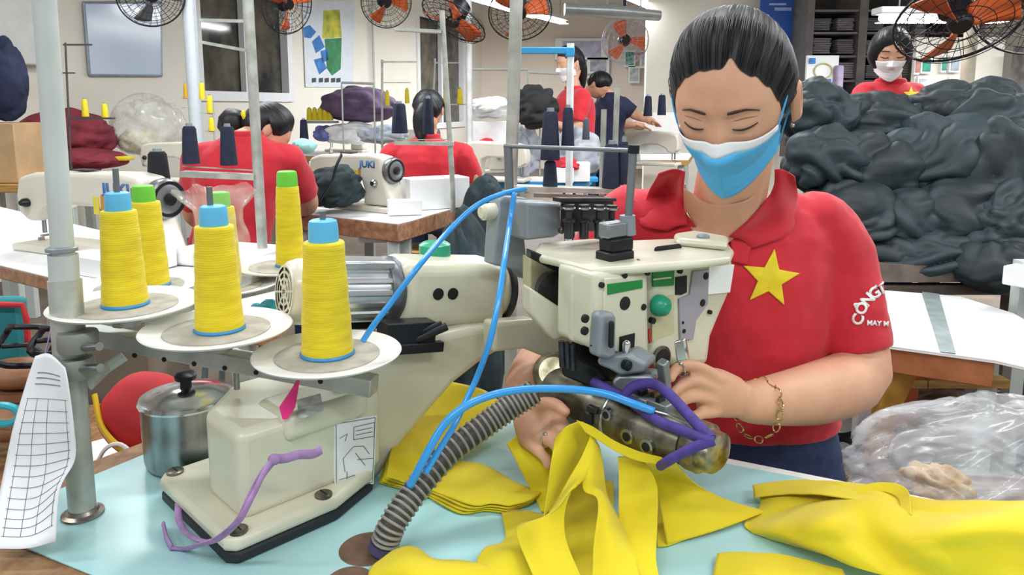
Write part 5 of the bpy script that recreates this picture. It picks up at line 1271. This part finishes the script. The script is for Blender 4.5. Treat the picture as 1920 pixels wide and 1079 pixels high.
# far machines
for (x,y,d,rot,s_,lab) in ((650,278,8.3,-20,.9,'small ivory machine on the far pine edged table'),(1215,292,6.4,150,1.0,'ivory machine beside black cones at the far right table'),(1140,286,7.6,-20,.9,'ivory machine partly hidden behind the standing worker'),(900,300,5.6,10,.8,'white machine beyond the elbow of the second seated woman'),(925,330,5.0,160,.9,'white machine on the blue edged table'),(790,262,8.6,-15,.85,'ivory machine far behind the head of the second seated woman'),(330,300,5.0,-15,.9,'ivory machine behind the back of the first seated woman')):
    p = P(x,y,d); lockstitch(V((p.x,p.y,ZF+.001)), rot, s_, lab, detail=False)
GREYC = mat('grey_cloth','#b2b6bd',.85,var=.15,vs=9,hex2='#9298a2',bump=.2,bs=60)
for i,(x,y,d,r_,m,l) in enumerate(((985,290,5.3,(.115,.11,.2),GREYC,'grey cloth bundle left of the tall navy cones'),(1085,292,5.3,(.2,.14,.18),GREYC,'pale grey cloth bundle in front of the standing worker'),(1060,312,5.0,(.1,.09,.06),mat('red_cloth','#c92a3c',.8,var=.1),'small red cloth bundle below the grey bundles'),(918,205,9.0,(.28,.2,.15),WHITE,'white cloth heap far behind near the beige wall'),(912,270,8.8,(.09,.08,.07),mat('red_cloth','#c92a3c'),'small red bundle on the far blue edged table'),(1000,205,5.15,(.16,.12,.16),mat('black_cloth','#25282a',.85,var=.2,vs=9),'black garment bundle held before the standing worker'),(1180,262,6.6,(.2,.15,.12),WHITE,'white garment heap on the far pine table'))):
    heap(P(x,y,d), r_, 20+i, m, l, amp=.28)
for i,(x,y,w_,h_,dp,l) in enumerate(((1056,328,.13,.10,4.95,'small white box beside a red bundle'),(1088,322,.12,.13,5.0,'upright white box right of the red bundle'),(1228,250,.42,.36,6.5,'white cabinet on the far side beneath the notices'))):
    tag(MB().box(P(x,y,dp), (w_,.1,h_)).build('white_box', WHITE, None, bevel=.004), l, 'box')
tag(MB().box(P(1092,336,5.05), (.2,.12,.03)).build('blue_tray', mat('strip_blue','#2f9fe0'), None, bevel=.004), 'bright blue tray below the white boxes', 'tray')
a_ = P(918,228,8.9); tag(MB().box((a_.x,9.0,(a_.z+.785)/2), (.55,.3,a_.z-.785)).build('white_cabinet', WHITE, None, bevel=.006), 'low white cabinet under the white cloth heap near the beige wall', 'cabinet')
# ---------------------------------------------------------------- cones and stands behind
def cone(c, r, h, m, label, cap=None, group='thread cones behind'):
    t = thing('thread_cone', label, 'thread cone', c, group)
    MB().lathe([(r,0),(r*1.02,h*.04),(r*.78,h*.93),(r*.6,h)], c, Zz, 20).build('yarn', m, t, sharp=50)
    MB().lathe([(r*.4,h),(r*.35,h*1.08)], c, Zz, 12).build('core_tip', cap or GREYP, t)
def stand(label, pa, pb_, d, bars, cones_, r=.013, extra=(), zf=None, m=None):
    m = m or BAR; a, b = P(*pa, d), P(*pb_, d); t = thing('thread_stand', label, 'thread stand', b, 'thread stands behind')
    MB().cyl(a, b, r, n=14).build('pole', m, t)
    if zf is not None and b.z > zf: MB().cyl(b, V((b.x,b.y,zf)), r, n=14).build('pole_foot', m, t)
    for (x0,y0,x1,y1,th) in bars:
        p0, p1 = P(x0,y0,d), P(x1,y1,d); dd = (p1-p0); L_ = dd.length; dd.normalize(); s_ = Zz.cross(dd).normalized()
        MB().box((p0+p1)/2, (L_,.05 if th > .01 else th,th), frame(dd, s_, dd.cross(s_))).build('cross_bar', m, t)
    for (x,y,hp,wp_,cm,l) in cones_:
        c = P(x,y,d); cone(c, wp_/2*d/FL, hp*d/FL, cm, l)
    return t
stand('thread stand with two navy cones before the first seated woman', (464,-10), (492,470), 2.45, [(342,312,478,320,.004),(342,326,480,332,.018),(372,78,468,96,.01),(374,38,466,40,.01)],
  [(358,307,70,31,NAVYY,'navy cone at the outer end of the bar before the first seated woman'),(429,310,72,31,NAVYY,'navy cone nearer the pole, before the first seated woman')], r=.017, zf=.0)
cone(P(299,358,2.62), .040, .14, BLACKY, 'black thread cone behind the ivory machine hand wheel')
tag(MB().cyl(P(299,358,2.62), V((P(299,358,2.62).x,P(299,358,2.62).y,ZL)), .012).build('cone_post', mat('gunmetal','#4a4d50')), 'short grey post carrying the black thread cone', 'post')
stand('thread stand with two navy cones at the back of the second seated woman', (828,20), (848,345), 3.35, [(735,262,848,262,.004),(740,268,850,270,.016),(740,55,828,60,.014)],
  [(749,250,55,30,NAVYY,'navy cone left of the second seated woman\'s head'),(803,252,66,22,NAVYY,'navy cone overlapping the second seated woman\'s hair')], r=.012, zf=.8)
stand('tall thread stand rising behind the machine bracket with navy cones', (968,-10), (957,360), 1.75, [(962,352,1150,358,.012),(1000,366,1140,372,.01)],
  [(1031,300,90,36,NAVYY,'upper large navy cone with green band right of the tall pole'),(1031,352,50,28,NAVYY,'lower navy cone under the large one with green band'),(1064,275,72,24,NAVYY,'navy cone tilted behind the large navy one'),(1145,352,82,34,NAVYY,'navy cone left of the pair beside the red sleeve'),(1168,346,80,22,NAVYY,'slim navy cone right of the pair beside the red sleeve'),(1098,262,38,14,mat('slate_yarn','#566070',.8),'slim slate cone before the standing worker')], r=.015, zf=.0)
for (x0,y0,x1,y1,l) in ((1132,205,1128,352,'thin grey rod left of the slim navy cone'),(1157,165,1150,352,'taller thin grey rod rising by the slim navy cone')):
    tag(MB().cyl(P(x0,y0,1.8),P(x1,y1,1.8),.007,n=10).cyl(P(x1,y1,1.8),V((P(x1,y1,1.8).x,P(x1,y1,1.8).y,0)),.007,n=10).build('thread_rod', BAR), l, 'rod')
tag(MB().lathe([(.0215,0),(.0205,.006)], P(1031,297,1.75), Zz, 20).build('green_thread_band', mat('band_green','#1f8a5e',.7)), 'green thread band around the foot of the large navy cone', 'band')
stand('thin dark thread stand with tray of yellow cones on the maroon table', (122,80), (132,300), 4.7, [(118,84,172,84,.01),(116,137,140,137,.008),(136,222,212,222,.012)],
  [(160,219,32,12,YARN,'small yellow cone on the dark tray, left one'),(197,221,26,12,YARN,'small yellow cone on the dark tray, right one')], r=.006, zf=.78, m=mat('rod_dark','#55585a',.5,.4))
stand('thin thread stand with stepped yellow cones beside the thick pale pole', (398,190), (404,300), 4.9, [(340,184,356,184,.008),(340,202,356,202,.008),(374,212,402,214,.008),(384,246,402,247,.008)],
  [(348,184,26,8,mat('ochre_yarn','#c9a02c',.8),'ochre cone at the outer edge of the stepped yellow cones'),(379,186,30,11,YARN,'topmost of the stepped yellow cones by the pale pole'),(394,212,32,12,YARN,'middle of the stepped yellow cones by the pale pole'),(397,246,25,12,YARN,'lowest of the stepped yellow cones by the pale pole')], r=.006, zf=.78)
stand('grey thread stand far behind the purple cloth', (716,112), (716,262), 6.6, [(714,116,780,116,.012),(716,155,770,155,.008)],
  [(726,198,26,9,YARN,'yellow cone left of the navy cone by the second seated woman'),(763,194,26,9,YARN,'yellow cone above the navy cone by the second seated woman')], r=.01, zf=.78)
stand('thread stand far behind with yellow cones right of the seated woman\'s head', (815,110), (812,200), 6.8, [(815,118,880,118,.01),(830,196,880,196,.01)],
  [(835,195,28,9,YARN,'yellow cone close right of the second seated woman\'s head'),(862,195,28,11,YARN,'brighter yellow cone next to the thin white pole')], r=.01, zf=.78)
stand('thin thread stand with two navy cones before the black bundle', (1012,150), (1012,250), 5.3, [(985,221,1014,221,.008)],
  [(990,220,34,13,NAVYY,'navy cone at the outer end before the black bundle'),(1003,220,34,13,NAVYY,'navy cone by the pole before the black bundle')], r=.006, zf=.78)
for i,x in enumerate((580,590,600,610,619)):
    cone(P(x,226,8.0), .032, .13, YARN, 'yellow cone on the far wire shelf, number %s counted from the poster side' % ('one','two','three','four','five')[i], group='yellow cones on the wire shelf')
for i,(x,y,l) in enumerate(((1214,218,'navy cone standing on the far ivory machine'),(1240,216,'navy cone near the green notice'),(570,262,'navy cone behind the mint cloth scrap'))):
    cone(P(x,y,6.0), .035, .16, NAVYY, l)
for (x0,y0,x1,y1,d,l) in ((875,130,990,130,6.5,'thin grey rail across the beige wall'),(990,135,1075,140,6.5,'thin grey rail behind the standing worker'),(640,155,700,157,7,'thin pale rail above the purple cloth')):
    a, b = P(x0,y0,d), P(x1,y1,d); tag(MB().cyl(a,b,.012,n=8).cyl(a,V((a.x,a.y,.78)),.008,n=8).cyl(b,V((b.x,b.y,.78)),.008,n=8).build('thread_rail', GREYL), l, 'rail')
# ================================================================ RIGHT SIDE
ZR = .75
tR = table([T(1600,640,ZR),T(1866,676,ZR),T(1990,705,ZR),T(2010,650,ZR),T(1900,588,ZR),T(1800,556,ZR),T(1640,543,ZR),T(1560,545,ZR)], ZR, .004, 'white topped table with a grey tape strip beside the working woman', legs=False, edge=WHITEP)
a,b = T(1560,636,ZR-.005), T(1866,678,ZR-.005)
MB().prism([a,b,b+V((0,.03,0)),a+V((0,.03,0))], V((0,0,-.06))).build('front_board', mat('board_orange','#bf7a4e',.55,var=.12,vs=18,hex2='#a8643c'), tR, bevel=.003)
MB().prism([T(1728,548,ZR+.0015),T(1760,552,ZR+.0015),T(1792,664,ZR+.0015),T(1762,660,ZR+.0015)], Zz*.001).build('tape_strip', mat('tape_grey','#98a5a4',.5,var=.12,vs=25), tR)
MB().prism([P(x,y,1.62) for x,y in ((1668,688),(1722,700),(1690,770),(1660,860),(1632,870),(1650,770))], V((0,.04,0))).build('leg', mat('ochre_wood','#b98a2e',.6,var=.15,vs=14,hex2='#96671f'), tR, bevel=.004)
MB().prism([P(x,y,1.75) for x,y in ((1700,690),(1728,700),(1716,790),(1690,800))], V((0,.04,0))).build('leg', mat('orange_wood','#c4602c',.6,var=.1), tR, bevel=.004)
for x in (1640,1790): MB().box(P(x,705,1.8), (.2,.12,.02)).build('drawer_rail', WOODL, tR)
for p in (T(1990,660,ZR),T(1600,560,ZR),T(1850,600,ZR)): MB().box((p.x,p.y,.37),(.05,.05,.735)).build('leg', GREYL, tR)
tag(MB().box(P(1895,745,1.9), (.035,.035,.75)).build('grey_floor_post', GREYL), 'grey steel post under the far end of the white table', 'post')
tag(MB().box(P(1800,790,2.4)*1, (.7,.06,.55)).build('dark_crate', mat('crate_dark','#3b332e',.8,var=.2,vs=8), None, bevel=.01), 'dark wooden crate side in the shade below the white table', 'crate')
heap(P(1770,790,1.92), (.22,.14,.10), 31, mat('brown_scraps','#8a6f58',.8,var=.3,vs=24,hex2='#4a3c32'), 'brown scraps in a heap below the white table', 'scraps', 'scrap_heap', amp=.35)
wbn = [T(1490,905,.42),T(1700,985,.42),T(1760,900,.42),T(1520,826,.42)]
table(wbn, .42, .05, 'low brown plank bench between the jeans and the clear bag', top=WOODD, edge=WOODD, group='benches', name='plank_bench', legm=WOODD)
pk_ = tag(MB().box(T(1618,835,.42)+Zz*.062, (.055,.03,.12)).build('white_switch_box', WHITE, None, bevel=.004), 'small white switch box with black plug standing on the plank bench', 'switch')
MB().tube(spline([T(1600,846,.42)+Zz*.03,T(1612,835,.42)+Zz*.07+V((0,-.03,0)),T(1626,840,.42)+Zz*.05+V((0,-.03,0)),T(1634,858,.42)+Zz*.02],14), .007, 8).build('black_plug', BLACKM, pk_)
for i,pts in enumerate(([(1520,826),(1548,818),(1575,826),(1600,822)],[(1555,838),(1580,832),(1612,846)],)):
    tag(MB().tube(spline([T(x,y,.42)+Zz*.012 for x,y in pts],20), .008, 8).build('dark_cable', BLACKM), ('dark cable lying along the back of the plank bench','short dark cable lying before the white switch box')[i], 'cable')
heap(P(1545,690,1.75), (.05,.05,.04), 33, mat('blue_cloth','#5c86c4',.8,var=.15), 'blue cloth scrap seen between torso and bent arm', amp=.2)
# cloth pile
PILE = [mat('pile_teal','#2a3c42',.6,var=.2,vs=6,hex2='#1b2a2f',bump=.35,bs=40), mat('pile_slate','#26353b',.6,var=.2,vs=6,hex2='#192428',bump=.35,bs=40)]
spots = [(1525,215,2.55,.13,.13,.11,'topmost dark garment at the near left crest of the pile'),(1615,262,2.6,.22,.18,.14,'broad dark garment below the masked worker'),(1700,235,2.65,.15,.15,.10,'dark garment fold directly under the worker\'s star'),
 (1790,215,2.55,.14,.14,.10,'dark garment on the crest left of the cream pole'),(1850,235,2.5,.15,.15,.13,'dark garment on the crest behind the big fan'),(1935,260,2.5,.16,.16,.14,'dark garment at the right hand end of the crest'),
 (1545,310,2.4,.13,.15,.12,'crumpled dark garment beside the woman\'s ear'),(1640,335,2.4,.17,.15,.13,'crumpled dark garment in the middle row, second from the woman'),(1750,320,2.4,.2,.16,.16,'smooth bulging dark garment at the centre of the pile'),(1855,330,2.35,.18,.15,.17,'smooth bulging dark garment right of the centre'),(1950,350,2.35,.14,.15,.15,'dark garment cut by the right picture edge'),
 (1600,410,2.3,.16,.15,.12,'dark garment low beside the red shoulder'),(1700,425,2.3,.17,.15,.12,'dark garment low in the pile above the rack rail'),(1800,415,2.25,.16,.15,.12,'dark garment low in the pile, above hanging folds'),(1880,440,2.2,.17,.14,.14,'dark garment with hanging folds near the white corner'),(1650,475,2.25,.19,.14,.07,'flat dark garment at the foot of the pile by the sleeve'),(1770,480,2.2,.2,.14,.08,'flat dark garment at the foot of the pile, centre'),(1870,500,2.1,.13,.12,.09,'dark garment drooping over the table end')]
for i,(x,y,d,a,b,c,l) in enumerate(spots):
    heap(P(x,y,d), (a*1.1,b,c*1.12), 40+i, PILE[i % 2], l, 'garment', 'dark_garment', 'dark garments in the big pile', rot=random.uniform(-40,40), nu=90, nv=56, amp=.22, fs=random.uniform(3.2,5.2))
rk = thing('garment_rack', 'low brown wooden rack carrying the dark garment pile', 'rack', P(1760,530,2.35))
rk.location.z = 0
zr_ = P(1720,512,2.1).z
for y in (2.12,2.35,2.6): MB().box((1.45,y,zr_), (1.9,.06,.05)).build('rack_rail', mat('rack_brown','#6f6258',.6,var=.15,vs=14,hex2='#51463e'), rk)
MB().box((1.45,2.13,zr_-.055), (1.9,.03,.03)).build('rack_rail', mat('rack_brown','#6f6258'), rk)
for x in (.7,1.5,2.2):
    for y in (2.15,2.6): MB().box((x,y,zr_/2-.03), (.05,.05,zr_-.06)).build('rack_leg', mat('rack_brown','#6f6258'), rk)
tag(MB().box(P(1945,520,1.85), (.1,.12,.05), Matrix.Rotation(radians(30),3,'Z')).build('white_board_corner', WHITE, None, bevel=.004), 'white board corner at the right edge under the dark pile', 'board')
# clear plastic bag on the right
CLR = bpy.data.materials.new('clear_bag'); CLR.use_nodes = True; plastic(CLR, '#eef1f4', .30, .16, 9)
cb_ = P(1850,885,1.2)
o = heap(cb_, (.23,.15,.12), 61, CLR, 'big translucent plastic bag of scraps beyond the yellow garment', 'plastic bag', 'scrap_bag', rot=0, nu=150, nv=100, amp=.17, fs=8, dv=(.85,.1,.5), st=.05)
heap(P(1755,915,1.22), (.05,.05,.035), 62, mat('tan_scraps','#c69c68',.8,var=.3,vs=40,hex2='#e0cdb0'), 'tan scraps inside the translucent bag', 'scraps', 'tan_scraps', amp=.4)
bt_ = cb_.z-.10
bs2 = table([V((.66,1.10,bt_)),V((1.5,.97,bt_)),V((1.6,1.35,bt_)),V((.7,1.40,bt_))], bt_, .03, 'low wooden stand beneath the translucent scrap bag', top=WOODD, edge=WOODD, group='benches', name='plank_bench', legm=WOODD)
# ================================================================ OTHER PEOPLE
SHAIR = HAIR
def person(label, hc, yaw, pitch, sh_l, sh_r, hips, arms, d, hair='back', masked=None, seated=True, shirt=RED, s=1.0, starpx=None, collar=True, facedet=True, hwid=.165):
    t = thing('person', label, 'person', V((hips.x,hips.y,0)))
    R = head_R(yaw, pitch); b = MB(); head_mesh(b, hc, R, 80, 60, s, facedet)
    nb = (sh_l+sh_r)/2+Zz*.03
    b.capsule([hc+R@V((0,-.03,-.06)), hc.lerp(nb,.6), nb, nb-Zz*.06], [.05,.048,.052,.06], 16)
    side = (sh_r-sh_l); side.z = 0; side.normalize(); dep = Zz.cross(side).normalized()
    m1, m2 = hips.lerp(nb,.35), hips.lerp(nb,.7)
    def tors(k, ex): return [(hips-Zz*.05,.15*k,.11*k,side,dep),(hips+Zz*.08,.15*k,.11*k,side,dep),(m1,.140*k,.105*k,side,dep),(m2,.165*k,.115*k,side,dep),(nb-Zz*.07,.175*k,.10*k,side,dep),(nb-Zz*.02,.12*k,.075*k,side,dep),(nb+Zz*(.005+ex),.065*k,.055*k,side,dep)]
    b.loft(tors(.95,0), 28)
    sh = MB(); sh.loft(tors(1.06,.01), 32)
    for shp, el, wr_, hn_ in arms:
        b.capsule(spline([shp, el, wr_], 12), spline([.05,.044,.042,.036,.027], 12), 16)
        f = (wr_-el).normalized(); b.capsule([wr_, wr_+f*.07], [(.036,.015),(.032,.012)], 12)
        s_ = f.cross(Zz).normalized()
        for k_ in (-1.5,-.5,.5,1.5): b.capsule([wr_+f*.085+s_*.016*k_, wr_+f*.14+s_*.018*k_-Zz*.02], [.0095,.0075], 8)
        b.capsule([wr_+f*.02+s_*.03, wr_+f*.07+s_*.05-Zz*.01], [.011,.009], 8)
        sl = shp.lerp(el,.82); sh.capsule([shp.lerp(nb,.25), shp], [.055,.064], 18); sh.tube([shp+(shp-el).normalized()*.02, shp.lerp(el,.4), sl], [.064,.066,.064], 20)
    fwd = V((-sin(radians(yaw)),-cos(radians(yaw)),0)) if seated is True else V((0,0,0))
    tr_ = MB(); tr_.loft([(hips-Zz*.10,.165,.13,side,dep),(hips+Zz*.02,.158,.12,side,dep)], 24)
    for k_ in (-1,1):
        h_ = hips+side*.085*k_-Zz*.06
        kn = h_+(fwd*.38 if seated else -Zz*(h_.z*.45)); ft = V((kn.x+ (0 if seated else 0), kn.y, .06)); 
        tr_.capsule([h_, kn, ft], [.085,.065,.05], 14)
        fd = fwd if fwd.length else -dep
        MB().capsule([ft-Zz*.015-fd*.03, ft-Zz*.02+fd*.13], [.04,.032], 12).build('shoe', BLACKM, t)
    b.build('body', SKIN, t, remesh=.006, smiter=2, sharp=0)
    so = sh.build('shirt', shirt, t, remesh=.010, smiter=6, sharp=0, disp=(.014,.08))
    tr_.build('jeans', DENIM, t, remesh=.012, smiter=3, sharp=0)
    def ln(lon):
        a = abs(lon)
        k = {'back':[(0,.62),(.7,.5),(1.1,.1),(1.4,-.05),(1.6,.2),(1.9,-.2),(2.3,-.55),(3.2,-.6)],
             'bob':[(0,.55),(.5,.42),(.85,.05),(1.05,-.55),(1.3,-.95),(2,-1.05),(3.2,-1.05)]}[hair]
        for (x0,y0),(x1,y1) in zip(k, k[1:]):
            if a <= x1: return lerp(y0,y1,(a-x0)/(x1-x0))
        return k[-1][1]
    hair_shell('hair', hc, R, t, ln, thick=.022 if hair == 'bob' else .018, nu=160, nv=30, ridges=60, amp=.0025, s=s, crown=(0,-.5,.85) if hair == 'bob' else (0,-.8,.55))
    if masked: mask(t, hc, R, MASKW, s, False)
    for sx in (1,-1):
        if hair == 'back':
            e = MB().ell(hc+R@V((sx*.075,-.012,0)), (.009,.018,.03), R).build('ear', SKIN, t)
    for sx in (1,-1):
        if masked:
            MB().tube([hc+R@V((sx*(.018+.03*i/6), face_y(.018+.03*i/6,-.003)+.001, -.003-.003*sin(pi*i/6))) for i in range(7)], .002, 6).build('eyelashes', LIP, t)
            MB().tube([hc+R@V((sx*(.014+.034*i/6), face_y(.014+.034*i/6,.024)+.001, .023+.003*sin(pi*i/6))) for i in range(7)], .0024, 6).build('eyebrow', BROW, t)
    if collar: MB().tube(spline([nb+side*.062*cos(a)+dep*.058*sin(a)+Zz*.018 for a in [2*pi*i/12 for i in range(12)]],30,True), .014, 8, closed=True, flat=.7).build('collar', shirt, t)
    return t, so
# first seated woman (back view)
h1_ = P(500,246,3.01); h1_ = h1_
sl_, sr_ = P(385,272,2.88), P(530,276,2.94)
t1, s1_ = person('woman in red polo seen from behind, dark hair in a bun, bending to work', h1_, -118, 38, sl_, sr_, P(430,500,2.88)*1, [(P(540,300,2.94), P(578,378,3.11), P(560,396,3.31), None),(P(372,300,2.88), P(362,400,3.01), P(400,420,3.26), None)], 2.75)
MB().ell(P(436,232,2.99), (.06,.055,.06), fn=lambda p: p*(1+.1*noise.noise(p*40))).build('hair_bun', HAIR, t1, sharp=0)
MB().lathe([(.022,-.008),(.026,0),(.022,.008)], P(460,218,2.96), P(436,232,2.99)-P(480,214,2.99), 18).build('hair_tie', mat('tie_yellow','#e8d02a',.6), t1)
# second seated woman (back view)
t2, s2_ = person('seated woman in red shirt seen from behind with a low dark ponytail, beyond the cartons', P(803,208,4.1), 178, 18, P(738,272,4.08), P(866,272,4.08), P(800,400,4.08), [(P(868,290,4.08), P(888,345,4.15), P(850,352,4.45), None),(P(735,290,4.08), P(712,345,4.15), P(740,352,4.45), None)], 4.1)
MB().capsule(spline([P(795,205,3.98),P(788,235,3.96),P(790,262,3.97)],8), [.045,.05,.05,.045,.04,.035,.03,.018], 16).build('ponytail', HAIR, t2, sharp=0)
# standing worker
t3, s3_ = person('standing worker in red shirt and white mask, turned to the black bundle', P(1068,118,5.6), 62, 12, P(1058,178,5.7), P(1092,176,5.5), V((P(1085,300,5.6).x,5.6,.90)), [(P(1064,182,5.75), P(1040,225,5.8), P(1008,222,5.7), None),(P(1092,182,5.45), P(1080,240,5.4), P(1030,230,5.4), None)], 5.6, masked=True, seated=False, s=1.08)
MB().capsule(spline([P(1086,120,5.65),P(1092,145,5.7),P(1093,165,5.7)],6), [.05,.05,.04,.03,.022,.012], 14).build('ponytail', HAIR, t3, sharp=0)
# navy worker
t4, s4_ = person('worker in navy jacket bending beside the standing red shirt worker', P(1122,160,6.2), -60, 45, P(1130,185,6.3), P(1160,190,6.1), P(1130,300,6.2), [(P(1165,195,6.1), P(1190,215,6.1), P(1215,225,6.2), None),(P(1130,192,6.35), P(1160,230,6.4), P(1190,235,6.4), None)], 6.2, seated=False, shirt=NAVC)
# far right worker
t5, s5_ = person('worker with black bob hair, white mask and red star shirt behind the dark pile', P(1668,100,3.55), 18, 14, P(1624,172,3.6), P(1712,172,3.6), V((P(1668,300,3.6).x,3.6,.9)), [(P(1622,178,3.6), P(1606,260,3.5), P(1640,300,3.3), None),(P(1712,178,3.6), P(1728,260,3.5), P(1700,300,3.3), None)], 3.55, hair='bob', masked=True, seated=False)
star(t5, 1707, 178, 15, 0, bvh(s5_), off=.003)
# stools
def stool(x, y, z, label):
    t = thing('stool', label, 'stool', V((x,y,0)), 'work stools')
    MB().lathe([(.15,z-.03),(.16,z-.02),(.16,z-.005),(.15,z)], V((x,y,0)), Zz, 28).build('seat', WOODL, t)
    for i in range(4):
        a = pi/4+pi/2*i; MB().cyl((x+.1*cos(a),y+.1*sin(a),z-.03),(x+.15*cos(a),y+.15*sin(a),0),.012,n=10).build('leg', GREYP, t)
p = P(430,500,2.88); stool(p.x, p.y, p.z-.19, 'wooden stool under the first seated woman')
p = P(800,400,4.08); stool(p.x, p.y, p.z-.19, 'wooden stool under the second seated woman')
# ================================================================ CAMERA, LIGHT, RENDER LOOK
cam = bpy.data.cameras.new('camera'); co = bpy.data.objects.new('camera', cam); C.objects.link(co)
cam.sensor_fit = 'HORIZONTAL'; cam.sensor_width = 36; cam.lens = FL*36/1920; cam.clip_start = .02; cam.clip_end = 100
co.location = EYE; co.rotation_euler = (pi/2-TH, 0, 0)
cam.shift_y = -(539.5-PY)/1920
bpy.context.scene.camera = co
w = bpy.data.worlds.new('world'); w.use_nodes = True; bpy.context.scene.world = w
w.node_tree.nodes['Background'].inputs[0].default_value = (.93,.97,1,1); w.node_tree.nodes['Background'].inputs[1].default_value = .75
sc = bpy.context.scene
sc.view_settings.view_transform = 'Standard'; sc.view_settings.look = 'None'; sc.view_settings.exposure = 0.0; sc.view_settings.gamma = 1
sc.view_settings.use_curve_mapping = False
sc.cycles.use_denoising = True
sc.cycles.max_bounces = 8; sc.cycles.transparent_max_bounces = 16
sc.cycles.sample_clamp_indirect = 4
